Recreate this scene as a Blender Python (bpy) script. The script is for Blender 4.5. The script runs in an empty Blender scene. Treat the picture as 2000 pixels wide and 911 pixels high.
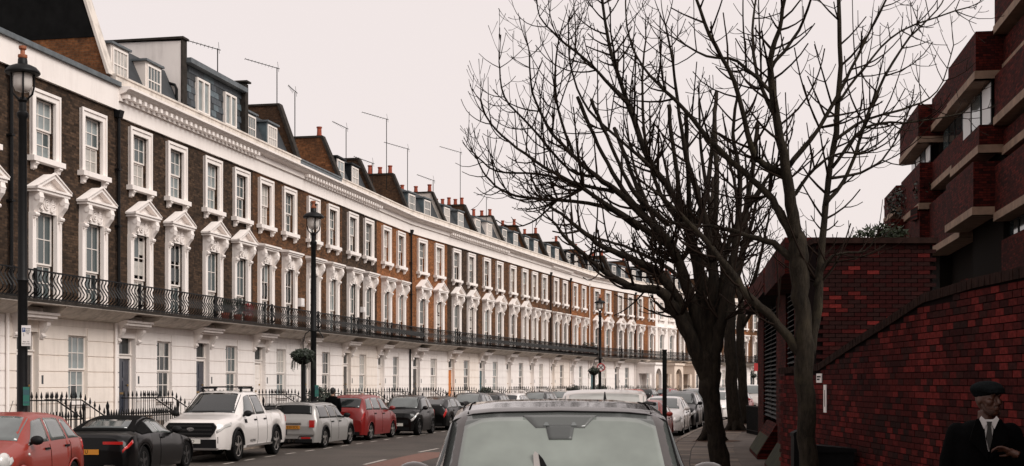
import bpy, bmesh, math, random
from mathutils import Vector, Matrix
random.seed(7)
R = math.radians
scene = bpy.context.scene
col = scene.collection

# ------------------------------------------------------------------ camera, sky, sun, exposure
F_PX, HOR, CAM_H = 2600.0, 747.0, 2.05
cam_data = bpy.data.cameras.new('camera')
cam_data.sensor_width = 36.0
cam_data.lens = F_PX / 2000.0 * 36.0
cam_data.shift_y = (HOR - 455.5) / 2000.0
cam_data.clip_start = 0.1
cam_data.clip_end = 2000.0
cam = bpy.data.objects.new('camera', cam_data)
col.objects.link(cam)
cam.location = (0, 0, CAM_H)
cam.rotation_euler = (R(90), 0, 0)
scene.camera = cam

SUN_EL, SUN_AZ = 42.0, 122.0          # azimuth clockwise from +Y (view direction)
world = bpy.data.worlds.new('World')
scene.world = world
world.use_nodes = True
wn, wl = world.node_tree.nodes, world.node_tree.links
wn.clear()
w_out = wn.new('ShaderNodeOutputWorld')
w_bg = wn.new('ShaderNodeBackground')
w_sky = wn.new('ShaderNodeTexSky')
w_sky.sky_type = 'NISHITA'
w_sky.sun_disc = False
w_sky.sun_elevation = R(SUN_EL)
w_sky.sun_rotation = R(SUN_AZ)
w_sky.air_density = 1.0
w_sky.dust_density = 4.0
w_mix = wn.new('ShaderNodeMixRGB')
w_mix.inputs[0].default_value = 0.94                     # an even cloud layer over the sky
w_mix.inputs[2].default_value = (4.62, 4.13, 3.98, 1)
wl.new(w_sky.outputs[0], w_mix.inputs[1])
wl.new(w_mix.outputs[0], w_bg.inputs[0])
w_bg.inputs[1].default_value = 0.11
wl.new(w_bg.outputs[0], w_out.inputs[0])

sun_data = bpy.data.lights.new('sun', 'SUN')
sun_data.energy = 1.5
sun_data.angle = R(35)
sun_data.color = (1.0, 0.955, 0.91)
sun = bpy.data.objects.new('sun', sun_data)
col.objects.link(sun)
_d = Vector((math.sin(R(SUN_AZ)) * math.cos(R(SUN_EL)), math.cos(R(SUN_AZ)) * math.cos(R(SUN_EL)), math.sin(R(SUN_EL))))
sun.rotation_euler = _d.to_track_quat('Z', 'Y').to_euler()

vs = scene.view_settings
vs.view_transform = 'Standard'
vs.look = 'None'
vs.exposure = 0.85
vs.gamma = 1.0
vs.use_curve_mapping = False
scene.cycles.max_bounces = 6
scene.cycles.diffuse_bounces = 3
scene.cycles.glossy_bounces = 3
scene.cycles.transparent_max_bounces = 8
scene.cycles.caustics_reflective = False
scene.cycles.caustics_refractive = False

def px(u, v, Y):
    """the point at depth Y seen at pixel (u, v) of the 2000 px wide photograph"""
    return Vector(((u - 1000.0) / F_PX * Y, Y, CAM_H + (HOR - v) / F_PX * Y))

# ------------------------------------------------------------------ materials
MATS = {}
def _princ(name):
    m = bpy.data.materials.new(name)
    m.use_nodes = True
    b = m.node_tree.nodes['Principled BSDF']
    return m, m.node_tree.nodes, m.node_tree.links, b

def _coords(n, l, kind='Object'):
    return n.new('ShaderNodeTexCoord').outputs[kind]

def _noise(n, l, co, scale, detail=4, rough=0.55):
    t = n.new('ShaderNodeTexNoise')
    t.inputs['Scale'].default_value = scale
    t.inputs['Detail'].default_value = detail
    t.inputs['Roughness'].default_value = rough
    l.new(co, t.inputs['Vector'])
    return t.outputs[0]

def _ramp(n, l, fac, stops):
    r = n.new('ShaderNodeValToRGB')
    e = r.color_ramp.elements
    e[0].position, e[0].color = stops[0][0], (*stops[0][1], 1)
    e[1].position, e[1].color = stops[-1][0], (*stops[-1][1], 1)
    for p, c in stops[1:-1]:
        x = e.new(p); x.color = (*c, 1)
    l.new(fac, r.inputs[0])
    return r.outputs[0]

def _bump(n, l, b, h, strength, dist=0.02):
    bp = n.new('ShaderNodeBump')
    bp.inputs['Strength'].default_value = strength
    bp.inputs['Distance'].default_value = dist
    l.new(h, bp.inputs['Height'])
    l.new(bp.outputs[0], b.inputs['Normal'])

def plain(name, c, rough=0.6, metal=0.0, spec=0.5, coat=0.0, var=0.0, scale=8.0, bump=0.0, emit=None, kind='Object'):
    m, n, l, b = _princ(name)
    b.inputs['Base Color'].default_value = (*c, 1)
    b.inputs['Roughness'].default_value = rough
    b.inputs['Metallic'].default_value = metal
    b.inputs['Specular IOR Level'].default_value = spec
    b.inputs['Coat Weight'].default_value = coat
    b.inputs['Coat Roughness'].default_value = 0.06
    if var or bump:
        nz = _noise(n, l, _coords(n, l, kind), scale)
        if var:
            lo = tuple(max(0, x * (1 - var)) for x in c); hi = tuple(min(1, x * (1 + var)) for x in c)
            l.new(_ramp(n, l, nz, [(0.3, lo), (0.7, hi)]), b.inputs['Base Color'])
        if bump:
            _bump(n, l, b, nz, bump)
    if emit:
        b.inputs['Emission Color'].default_value = (*emit[:3], 1)
        b.inputs['Emission Strength'].default_value = emit[3]
    MATS[name] = m
    return m

def brick_material(name, c1, c2, mortar, soot, w=0.225, h=0.075, axes='XZ', soot_scale=0.5, soot_lo=0.42, soot_hi=0.66):
    """running bond in object space; per-brick colour, big soot patches, relief at the joints"""
    m, n, l, b = _princ(name)
    co = _coords(n, l)
    sp = n.new('ShaderNodeSeparateXYZ'); l.new(co, sp.inputs[0])
    cb = n.new('ShaderNodeCombineXYZ')
    l.new(sp.outputs[axes[0]], cb.inputs[0]); l.new(sp.outputs[axes[1]], cb.inputs[1])
    bt = n.new('ShaderNodeTexBrick')
    l.new(cb.outputs[0], bt.inputs['Vector'])
    bt.inputs['Scale'].default_value = 1.0
    bt.inputs['Brick Width'].default_value = w
    bt.inputs['Row Height'].default_value = h
    bt.inputs['Mortar Size'].default_value = 0.007
    bt.inputs['Mortar Smooth'].default_value = 0.3
    bt.inputs['Bias'].default_value = 0.0
    bt.inputs['Color1'].default_value = (*c1, 1)
    bt.inputs['Color2'].default_value = (*c2, 1)
    bt.inputs['Mortar'].default_value = (*mortar, 1)
    big = _noise(n, l, co, soot_scale, 5, 0.6)
    mask = _ramp(n, l, big, [(soot_lo, (0, 0, 0)), (soot_hi, (1, 1, 1))])
    fine = _noise(n, l, co, 9.0, 3)
    fr = _ramp(n, l, fine, [(0.25, (0.55, 0.55, 0.55)), (0.75, (1.4, 1.4, 1.4))])
    mu = n.new('ShaderNodeMixRGB'); mu.blend_type = 'MULTIPLY'; mu.inputs[0].default_value = 1.0
    l.new(bt.outputs['Color'], mu.inputs[1]); l.new(fr, mu.inputs[2])
    mx = n.new('ShaderNodeMixRGB')
    l.new(mask, mx.inputs[0]); l.new(mu.outputs[0], mx.inputs[1])
    mx.inputs[2].default_value = (*soot, 1)
    m2 = n.new('ShaderNodeMixRGB'); m2.inputs[0].default_value = 0.55
    l.new(mu.outputs[0], m2.inputs[1]); l.new(mx.outputs[0], m2.inputs[2])
    l.new(m2.outputs[0], b.inputs['Base Color'])
    b.inputs['Roughness'].default_value = 0.9
    b.inputs['Specular IOR Level'].default_value = 0.1
    inv = n.new('ShaderNodeMath'); inv.operation = 'SUBTRACT'; inv.inputs[0].default_value = 1.0
    l.new(bt.outputs['Fac'], inv.inputs[1])
    _bump(n, l, b, inv.outputs[0], 0.5, 0.01)
    MATS[name] = m
    return m

def stucco_material(name, c, dirt, amount=0.35):
    m, n, l, b = _princ(name)
    co = _coords(n, l)
    mp = n.new('ShaderNodeMapping'); mp.inputs['Scale'].default_value = (3.0, 3.0, 0.35)
    l.new(co, mp.inputs[0])
    streak = _noise(n, l, mp.outputs[0], 1.6, 6, 0.65)
    blot = _noise(n, l, co, 0.9, 5)
    ad = n.new('ShaderNodeMath'); ad.operation = 'MULTIPLY'
    l.new(streak, ad.inputs[0]); l.new(blot, ad.inputs[1])
    mask = _ramp(n, l, ad.outputs[0], [(0.22, (0, 0, 0)), (0.45, (amount,) * 3)])
    mx = n.new('ShaderNodeMixRGB')
    l.new(mask, mx.inputs[0])
    mx.inputs[1].default_value = (*c, 1); mx.inputs[2].default_value = (*dirt, 1)
    l.new(mx.outputs[0], b.inputs['Base Color'])
    b.inputs['Roughness'].default_value = 0.75
    b.inputs['Specular IOR Level'].default_value = 0.25
    _bump(n, l, b, _noise(n, l, co, 40, 3), 0.12, 0.01)
    MATS[name] = m
    return m

stucco_material('stucco', (0.87, 0.81, 0.77), (0.40, 0.34, 0.30), 0.22)
stucco_material('stucco_trim', (0.87, 0.81, 0.77), (0.40, 0.34, 0.30), 0.25)
stucco_material('stucco_warm', (0.85, 0.765, 0.69), (0.36, 0.30, 0.25), 0.30)
stucco_material('stucco_cool', (0.84, 0.79, 0.755), (0.34, 0.30, 0.28), 0.30)
stucco_material('stucco_cream', (0.74, 0.62, 0.52), (0.40, 0.32, 0.26))
stucco_material('render_weathered', (0.66, 0.60, 0.54), (0.20, 0.18, 0.16), 0.75)
brick_material('brick_dark', (0.030, 0.020, 0.014), (0.100, 0.062, 0.040), (0.038, 0.031, 0.026), (0.026, 0.019, 0.015))
brick_material('brick_umber', (0.070, 0.036, 0.020), (0.185, 0.085, 0.040), (0.075, 0.053, 0.038), (0.030, 0.020, 0.014))
brick_material('brick_orange', (0.17, 0.064, 0.025), (0.34, 0.132, 0.052), (0.15, 0.095, 0.058), (0.085, 0.040, 0.021))
brick_material('brick_stack', (0.14, 0.055, 0.024), (0.24, 0.095, 0.038), (0.13, 0.09, 0.055), (0.028, 0.019, 0.014), axes='YZ', soot_scale=1.2)
brick_material('brick_stack_sooty', (0.060, 0.033, 0.020), (0.10, 0.052, 0.028), (0.055, 0.042, 0.03), (0.022, 0.016, 0.013), axes='YZ', soot_scale=1.0)
brick_material('brick_red_far', (0.020, 0.0038, 0.0033), (0.100, 0.013, 0.009), (0.009, 0.005, 0.0042), (0.010, 0.003, 0.0025), soot_scale=0.8)
brick_material('brick_red_side', (0.020, 0.0038, 0.0033), (0.100, 0.013, 0.009), (0.009, 0.005, 0.0042), (0.010, 0.003, 0.0025), axes='YZ', soot_scale=0.8)
plain('slate', (0.055, 0.066, 0.076), 0.6, var=0.3, scale=3.0)
plain('slate_dark', (0.030, 0.034, 0.038), 0.7, var=0.35, scale=2.0)
plain('lead', (0.10, 0.115, 0.125), 0.6, var=0.25, scale=4.0)
plain('lead_blue', (0.085, 0.115, 0.13), 0.55, var=0.25, scale=4.0)
plain('bitumen', (0.006, 0.006, 0.006), 0.9, spec=0.1, var=0.4, scale=3.0)
plain('roof_black', (0.012, 0.014, 0.016), 0.6, spec=0.2)
plain('iron', (0.005, 0.005, 0.0055), 0.5, spec=0.2, var=0.3, scale=12)
plain('iron_matt', (0.008, 0.008, 0.007), 0.8, spec=0.15, var=0.3, scale=12)
plain('white_paint', (0.80, 0.74, 0.69), 0.45)
plain('copper_paint', (0.30, 0.10, 0.045), 0.5, var=0.3, scale=20)
plain('terracotta', (0.28, 0.055, 0.025), 0.85, var=0.35, scale=6)
plain('terracotta_dark', (0.20, 0.05, 0.03), 0.9, var=0.4, scale=6)
plain('coping_dark', (0.030, 0.025, 0.021), 0.9, spec=0.2, var=0.4, scale=5)
plain('pane_dark', (0.022, 0.029, 0.031), 0.06, spec=0.45)
plain('pane_mid', (0.075, 0.095, 0.097), 0.08, spec=0.5)
plain('pane_grey', (0.23, 0.26, 0.26), 0.12, spec=0.5, var=0.3, scale=1.5)
plain('pane_curtain', (0.42, 0.40, 0.37), 0.25, spec=0.5, var=0.2, scale=5)
plain('concrete', (0.22, 0.145, 0.10), 0.85, var=0.25, scale=3, bump=0.2)
plain('wood_brown', (0.17, 0.075, 0.035), 0.6)
plain('sign_white', (0.78, 0.74, 0.72), 0.4)
plain('sign_blue', (0.02, 0.08, 0.25), 0.4)
plain('sign_red', (0.42, 0.03, 0.03), 0.4)
plain('sign_green', (0.02, 0.13, 0.10), 0.4)
plain('print_black', (0.008, 0.008, 0.008), 0.7, spec=0.1)
plain('leaf_green', (0.035, 0.055, 0.022), 0.6, var=0.5, scale=6)
plain('leaf_dark', (0.014, 0.022, 0.012), 0.6, var=0.5, scale=6)
plain('flower_red', (0.35, 0.03, 0.03), 0.6)
plain('orange_door', (0.55, 0.16, 0.02), 0.4)
plain('navy_door', (0.016, 0.022, 0.038), 0.3, coat=0.5)
plain('black_door', (0.010, 0.010, 0.011), 0.3, coat=0.5)
plain('teal_door', (0.03, 0.085, 0.10), 0.35)
plain('grey_door', (0.05, 0.055, 0.06), 0.35)
plain('brass', (0.45, 0.30, 0.12), 0.35, metal=1.0)
plain('timber_stain', (0.20, 0.11, 0.06), 0.7)

# ------------------------------------------------------------------ mesh builder
class MB:
    def __init__(self):
        self.v, self.f = [], []
    def quad(self, a, b, c, d):
        i = len(self.v); self.v += [tuple(a), tuple(b), tuple(c), tuple(d)]; self.f.append((i, i + 1, i + 2, i + 3))
    def box(self, x0, x1, y0, y1, z0, z1):
        i = len(self.v)
        self.v += [(x0, y0, z0), (x1, y0, z0), (x1, y1, z0), (x0, y1, z0), (x0, y0, z1), (x1, y0, z1), (x1, y1, z1), (x0, y1, z1)]
        self.f += [(i, i + 3, i + 2, i + 1), (i + 4, i + 5, i + 6, i + 7), (i, i + 1, i + 5, i + 4), (i + 1, i + 2, i + 6, i + 5), (i + 2, i + 3, i + 7, i + 6), (i + 3, i, i + 4, i + 7)]
        return self
    def prism(self, poly, axis, a, b):
        """poly in the two other axes (in xyz order), extruded along axis from a to b"""
        n = len(poly); i = len(self.v)
        for t in (a, b):
            for p, q in poly:
                self.v.append({'x': (t, p, q), 'y': (p, t, q), 'z': (p, q, t)}[axis])
        self.f.append(tuple(range(i + n - 1, i - 1, -1)))
        self.f.append(tuple(range(i + n, i + 2 * n)))
        for k in range(n):
            k2 = (k + 1) % n
            self.f.append((i + k, i + k2, i + n + k2, i + n + k))
        return self
    def tube(self, pts, rad, n=6, cap=True, squash=None):
        pts = [Vector(p) for p in pts]
        if not isinstance(rad, (list, tuple)): rad = [rad] * len(pts)
        i0 = len(self.v)
        up = Vector((0, 0, 1))
        t0 = (pts[1] - pts[0]).normalized()
        if abs(t0.dot(up)) > 0.95: up = Vector((1, 0, 0))
        side = t0.cross(up).normalized()
        for k, p in enumerate(pts):
            t = (pts[min(k + 1, len(pts) - 1)] - pts[max(k - 1, 0)]).normalized()
            side = side - t * side.dot(t)
            if side.length < 1e-5: side = t.orthogonal()
            side.normalize()
            o = t.cross(side)
            for j in range(n):
                a = 2 * math.pi * j / n
                self.v.append(tuple(p + (side * math.cos(a) + o * math.sin(a)) * rad[k]))
        for k in range(len(pts) - 1):
            for j in range(n):
                j2 = (j + 1) % n
                a = i0 + k * n
                self.f.append((a + j, a + j2, a + n + j2, a + n + j))
        if cap:
            self.f.append(tuple(range(i0 + n - 1, i0 - 1, -1)))
            e = i0 + (len(pts) - 1) * n
            self.f.append(tuple(range(e, e + n)))
        return self
    def lathe(self, prof, n=12, c=(0, 0, 0), axis='z', cap=True):
        i0 = len(self.v)
        for r, h in prof:
            for j in range(n):
                a = 2 * math.pi * j / n
                x, y = r * math.cos(a), r * math.sin(a)
                p = {'z': (x, y, h), 'y': (x, h, y), 'x': (h, x, y)}[axis]
                self.v.append((p[0] + c[0], p[1] + c[1], p[2] + c[2]))
        for k in range(len(prof) - 1):
            for j in range(n):
                j2 = (j + 1) % n; a = i0 + k * n
                self.f.append((a + j, a + j2, a + n + j2, a + n + j))
        if not cap: return self
        self.f.append(tuple(range(i0 + n - 1, i0 - 1, -1)))
        e = i0 + (len(prof) - 1) * n
        self.f.append(tuple(range(e, e + n)))
        return self
    def ball(self, c, r, n=8, m=5, s=(1, 1, 1)):
        i0 = len(self.v)
        self.v.append((c[0], c[1], c[2] - r * s[2]))
        for k in range(1, m):
            ph = -math.pi / 2 + math.pi * k / m
            for j in range(n):
                a = 2 * math.pi * j / n
                self.v.append((c[0] + r * s[0] * math.cos(ph) * math.cos(a), c[1] + r * s[1] * math.cos(ph) * math.sin(a), c[2] + r * s[2] * math.sin(ph)))
        self.v.append((c[0], c[1], c[2] + r * s[2])); top = len(self.v) - 1
        for j in range(n):
            j2 = (j + 1) % n
            self.f.append((i0, i0 + 1 + j2, i0 + 1 + j))
            e = i0 + 1 + (m - 2) * n
            self.f.append((e + j, e + j2, top))
            for k in range(m - 2):
                a = i0 + 1 + k * n
                self.f.append((a + j, a + j2, a + n + j2, a + n + j))
        return self
    def xf(self, M, start=0):
        self.v[start:] = [tuple(M @ Vector(p)) for p in self.v[start:]]
        return self
    def mesh(self, name, mat, smooth=False, angle=None):
        me = bpy.data.meshes.new(name)
        me.from_pydata(self.v, [], self.f)
        for m in (mat if isinstance(mat, (list, tuple)) else [mat]):
            me.materials.append(MATS[m] if isinstance(m, str) else m)
        if smooth:
            me.polygons.foreach_set('use_smooth', [True] * len(me.polygons))
            if angle: me.set_sharp_from_angle(angle=R(angle))
        me.update()
        return me
    def build(self, name, mat, parent=None, smooth=False, angle=None, loc=None, rot=None):
        return put(name, self.mesh(name, mat, smooth, angle), parent, loc, rot)

def put(name, me, parent=None, loc=None, rot=None):
    o = bpy.data.objects.new(name, me)
    col.objects.link(o)
    if parent is not None: o.parent = parent
    if loc is not None: o.location = loc
    if rot is not None: o.rotation_euler = rot
    return o

def tag(o, label=None, cat=None, group=None, kind=None):
    if label: o['label'] = label
    if cat: o['category'] = cat
    if group: o['group'] = group
    if kind: o['kind'] = kind
    return o

def empty(name, loc, rz=0.0, label=None, cat=None, group=None):
    o = bpy.data.objects.new(name, None)
    o.empty_display_size = 0.2
    col.objects.link(o)
    o.location = loc; o.rotation_euler = (0, 0, rz)
    return tag(o, label, cat, group)

def text(name, body, size, mat, parent, loc, rot, align='CENTER'):
    c = bpy.data.curves.new(name, 'FONT')
    c.body = body; c.size = size; c.align_x = align; c.align_y = 'CENTER'; c.extrude = 0.0008
    c.materials.append(MATS[mat])
    tmp = bpy.data.objects.new(name, c); col.objects.link(tmp)
    me = bpy.data.meshes.new_from_object(tmp)
    bpy.data.objects.remove(tmp)
    me.name = name
    return put(name, me, parent, loc, rot)

def lerp(a, b, t): return a + (b - a) * t
def interp(tab, x):
    if x <= tab[0][0]: return tab[0][1]
    for (a, p), (b, q) in zip(tab, tab[1:]):
        if x <= b: return p + (q - p) * (x - a) / (b - a) if b > a else q
    return tab[-1][1]
# ------------------------------------------------------------------ street plan
FACADE = [(-15.1, 30.05), (-12.65, 42.3), (-5.85, 75.5), (1.5, 100.0), (6.7, 117.0), (14.2, 133.6), (26.5, 157.0), (44.0, 182.0), (62, 204)]
_flen = [0.0]
for (a, b), (c, d) in zip(FACADE, FACADE[1:]): _flen.append(_flen[-1] + math.hypot(c - a, d - b))
D0 = math.hypot(-13.9 + 15.1, 36.05 - 30.05)          # chainage of the first measured point
def facade_at(d):
    """point on the facade line at chainage d"""
    s = d + D0
    for i in range(len(FACADE) - 1):
        if s <= _flen[i + 1] or i == len(FACADE) - 2:
            t = (s - _flen[i]) / (_flen[i + 1] - _flen[i])
            (a, b), (c, e) = FACADE[i], FACADE[i + 1]
            return Vector((lerp(a, c, t), lerp(b, e, t)))
def chain(u):
    """chainage where the sight line of column u meets the facade line"""
    k = (u - 1000.0) / F_PX
    for i in range(len(FACADE) - 1):
        (x0, y0), (x1, y1) = FACADE[i], FACADE[i + 1]
        t = (k * y0 - x0) / ((x1 - x0) - k * (y1 - y0))
        if t <= 1.0: return _flen[i] + t * (_flen[i + 1] - _flen[i]) - D0
KERB_L = [(-15, -12.2), (10, -11.0), (23.7, -10.2), (30.4, -9.8), (36.5, -8.9), (43, -7.55), (48.5, -6.45), (52.5, -5.6), (59, -4.25), (75, -0.9), (99, 6.2), (116, 11.5), (131.5, 18.6), (154.5, 30.8), (179, 48), (201, 66)]
KERB_R = [(-15, 1.45), (8, 1.55), (14, 1.70), (20, 2.1), (26, 2.75), (32, 3.5), (38, 4.35), (44, 5.35), (52, 7.0), (60, 8.8), (68, 10.9), (78, 13.8), (99, 20.6), (116, 26.4), (131.5, 33.5), (154.5, 45), (179, 62), (201, 80)]
WALL_R = [(-15, 4.7), (21, 4.7), (25, 5.1), (30, 5.75), (37, 6.65), (44, 7.7), (52, 9.6), (60, 11.7), (78, 16.8), (99, 23.6), (116, 29.4), (131.5, 36.5), (154.5, 48), (179, 66), (201, 84)]
kl = lambda y: interp(KERB_L, y)
kr = lambda y: interp(KERB_R, y)
wr = lambda y: interp(WALL_R, y)

def asphalt_material():
    m, n, l, b = _princ('asphalt')
    co = _coords(n, l)
    big = _noise(n, l, co, 0.35, 6, 0.6)
    fine = _noise(n, l, co, 60.0, 2)
    ad = n.new('ShaderNodeMath'); ad.operation = 'ADD'
    sc = n.new('ShaderNodeMath'); sc.operation = 'MULTIPLY'; sc.inputs[1].default_value = 0.35
    l.new(fine, sc.inputs[0]); l.new(big, ad.inputs[0]); l.new(sc.outputs[0], ad.inputs[1])
    l.new(_ramp(n, l, ad.outputs[0], [(0.45, (0.032, 0.0265, 0.022)), (0.9, (0.076, 0.062, 0.051))]), b.inputs['Base Color'])
    b.inputs['Roughness'].default_value = 0.7
    b.inputs['Specular IOR Level'].default_value = 0.3
    _bump(n, l, b, fine, 0.35, 0.01)
    MATS['asphalt'] = m
asphalt_material()
plain('paving', (0.105, 0.082, 0.065), 0.8, var=0.35, scale=1.3, bump=0.15)
plain('paving_a', (0.135, 0.104, 0.080), 0.8, var=0.25, scale=3, bump=0.15)
plain('paving_b', (0.085, 0.067, 0.054), 0.8, var=0.25, scale=3, bump=0.15)
plain('paving_c', (0.185, 0.140, 0.105), 0.8, var=0.25, scale=3, bump=0.15)
plain('kerb_stone', (0.20, 0.16, 0.13), 0.8, var=0.3, scale=3, bump=0.15)
plain('road_white', (0.42, 0.38, 0.34), 0.7, var=0.3, scale=9)
plain('road_red', (0.15, 0.070, 0.050), 0.8, var=0.2, scale=7)
plain('earth', (0.09, 0.045, 0.025), 0.95, var=0.4, scale=7)
plain('far_ground', (0.07, 0.062, 0.055), 0.9)

def strip(fa, fb, y0, y1, z, step=2.0):
    mb = MB(); n = max(2, int((y1 - y0) / step))
    for i in range(n + 1):
        y = lerp(y0, y1, i / n)
        mb.v += [(fa(y), y, z), (fb(y), y, z)]
    for i in range(n):
        a = 2 * i
        mb.f.append((a, a + 1, a + 3, a + 2))
    return mb

g = MB(); g.quad((-900, -300, -0.03), (900, -300, -0.03), (900, 1500, -0.03), (-900, 1500, -0.03))
tag(g.build('ground', 'far_ground'), kind='structure')
tag(strip(kl, kr, -15, 200, 0.0).build('road', 'asphalt'), kind='structure')
# pavements: a sheet with a real kerb step
pl = tag(strip(lambda y: kl(y) - 9.0, lambda y: kl(y) - 0.15, -15, 200, 0.125).build('pavement_left', 'paving'), kind='structure')
pr = tag(strip(lambda y: kr(y) + 0.15, lambda y: wr(y) + 6, -15, 200, 0.125).build('pavement_right', 'paving'), kind='structure')
kb = strip(lambda y: kl(y) - 0.15, kl, -15, 200, 0.135)
s2 = strip(kl, kl, -15, 200, 0.135)
for i in range(1, len(s2.v), 2): s2.v[i] = (s2.v[i][0], s2.v[i][1], -0.01)
o_ = len(kb.v); kb.v += s2.v; kb.f += [tuple(j + o_ for j in f) for f in s2.f]
tag(kb.build('kerb_left', 'kerb_stone'), kind='structure')
# right kerb as separate granite stones
kbr = tag(strip(lambda y: kr(y) + 0.01, lambda y: kr(y) + 0.14, -15, 200, 0.09).build('kerb_right', 'kerb_stone'), kind='structure')
ks = MB(); ks.box(0, 0.15, 0.008, 0.902, -0.02, 0.142); ks_me = ks.mesh('kerb_stone', 'kerb_stone')
y = -6.0
while y < 96:
    a = math.atan2(kr(y + 0.91) - kr(y), 0.91)
    o = put('kerb_stone', ks_me, kbr, (kr(y), y, random.uniform(-0.004, 0.004)), (0, 0, -a))
    y += 0.91 * math.cos(a)
# right paving slabs
plain('paving_bed', (0.022, 0.018, 0.015), 0.95)
tag(strip(lambda y: kr(y) + 0.16, lambda y: kr(y) + 0.17 + 0.6 * int(((wr(y) - kr(y)) * 0.98 - 0.15) / 0.6), 25.0, 55.0, 0.128).build('paving_bed', 'paving_bed'), kind='structure')
slab_me = [MB().box(0.012, 0.588, 0.018, 0.582, -0.05, 0.0).mesh('slab', m) for m in ('paving_a', 'paving_b', 'paving_c')]
cnt = 0; y = 25.0; row = 0
while y < 60 and cnt < 296:
    a = math.atan2(kr(y + 0.6) - kr(y), 0.6)
    wdt = (wr(y) - kr(y)) * math.cos(a) - 0.15
    n = int(wdt / 0.6)
    off = 0.3 if row % 2 else 0.0
    for k in range(n):
        q = 0.16 + k * 0.6 + off * 0.0
        p = Vector((kr(y) + q * math.cos(a), y - q * math.sin(a)))
        put('slab', random.choice(slab_me), pr, (p.x, p.y, 0.131 + random.uniform(-0.002, 0.003)), (0, 0, -a))
        cnt += 1
    y += 0.6 * math.cos(a) ; row += 1

# markings
def ground_quad(mb, x, y, L, w, slope, z):
    d = Vector((slope, 1)).normalized(); nn = Vector((d.y, -d.x))
    p = Vector((x, y))
    c = [p - nn * w / 2, p + nn * w / 2, p + d * L + nn * w / 2, p + d * L - nn * w / 2]
    mb.quad(*[(q.x, q.y, z) for q in c])
mk = MB()
mroot = tag(strip(lambda y: kl(y) + 5.85, lambda y: kl(y) + 6.9, 12, 39.0, 0.004, 1.0).build('road_surfacing_red', 'road_red'), kind='structure')
dash_n = 0
for i in range(34):
    yy = 24 + i * 1.55
    xx = kl(yy) + 2.15
    m = MB(); ground_quad(m, xx, yy, 0.75, 0.09, (kl(yy + 1) - kl(yy)), 0.005)
    tag(m.build('parking_bay_marking', 'road_white'), kind='structure')
for i in range(14):
    yy = 27.2 + i * 5.9
    xx = (kl(yy) * 0.55 + kr(yy) * 0.45) - 0.15
    m = MB(); ground_quad(m, xx, yy, 2.2, 0.11, (kl(yy + 1) - kl(yy)), 0.005)
    tag(m.build('road_centre_marking', 'road_white'), kind='structure')
# ------------------------------------------------------------------ terrace of houses
CACHE = {}
def cached(key, fn):
    if key not in CACHE: CACHE[key] = fn()
    return CACHE[key]

def wall_holes(mb, x0, x1, z0, z1, holes, y0, depth):
    xs = sorted({x0, x1, *[h[0] for h in holes], *[h[1] for h in holes]})
    zs = sorted({z0, z1, *[h[2] for h in holes], *[h[3] for h in holes]})
    xs = [x for x in xs if x0 <= x <= x1]; zs = [z for z in zs if z0 <= z <= z1]
    for a, b in zip(xs, xs[1:]):
        for c, d in zip(zs, zs[1:]):
            mx, mz = (a + b) / 2, (c + d) / 2
            if any(h[0] < mx < h[1] and h[2] < mz < h[3] for h in holes): continue
            mb.quad((a, y0, c), (b, y0, c), (b, y0, d), (a, y0, d))
    for a, b, c, d in holes:
        y1 = y0 + depth
        mb.quad((a, y0, c), (a, y0, d), (a, y1, d), (a, y1, c))
        mb.quad((b, y0, d), (b, y0, c), (b, y1, c), (b, y1, d))
        mb.quad((a, y0, d), (b, y0, d), (b, y1, d), (a, y1, d))
        mb.quad((b, y0, c), (a, y0, c), (a, y1, c), (b, y1, c))

def sash_frames(w, z0, z1, split, cols, rows, y):
    """upper and lower sash with glazing bars; returns the two meshes and the pane rectangles"""
    res, panes = [], []
    for k, (a, b) in enumerate(((split, z1), (z0, split))):
        yy = y + (0.0 if k == 0 else 0.045)
        m = MB(); t = 0.05; h = w / 2
        m.box(-h, -h + t, yy, yy + 0.045, a, b); m.box(h - t, h, yy, yy + 0.045, a, b)
        m.box(-h + t, h - t, yy, yy + 0.045, a, a + t); m.box(-h + t, h - t, yy, yy + 0.045, b - t, b)
        iw, ih = w - 2 * t, b - a - 2 * t
        for c in range(1, cols):
            x = -h + t + iw * c / cols
            m.box(x - 0.012, x + 0.012, yy + 0.005, yy + 0.04, a + t, b - t)
        for r_ in range(1, rows):
            z = a + t + ih * r_ / rows
            for c in range(cols):
                xa = -h + t + iw * c / cols + (0.012 if c else 0); xb = -h + t + iw * (c + 1) / cols - (0.012 if c < cols - 1 else 0)
                m.box(xa, xb, yy + 0.007, yy + 0.038, z - 0.012, z + 0.012)
        res.append(m)
        for c in range(cols):
            for r_ in range(rows):
                panes.append((-h + t + iw * (c + 0.5) / cols, yy + 0.024, a + t + ih * (r_ + 0.5) / rows, iw / cols, ih / rows))
    return res, panes

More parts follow.
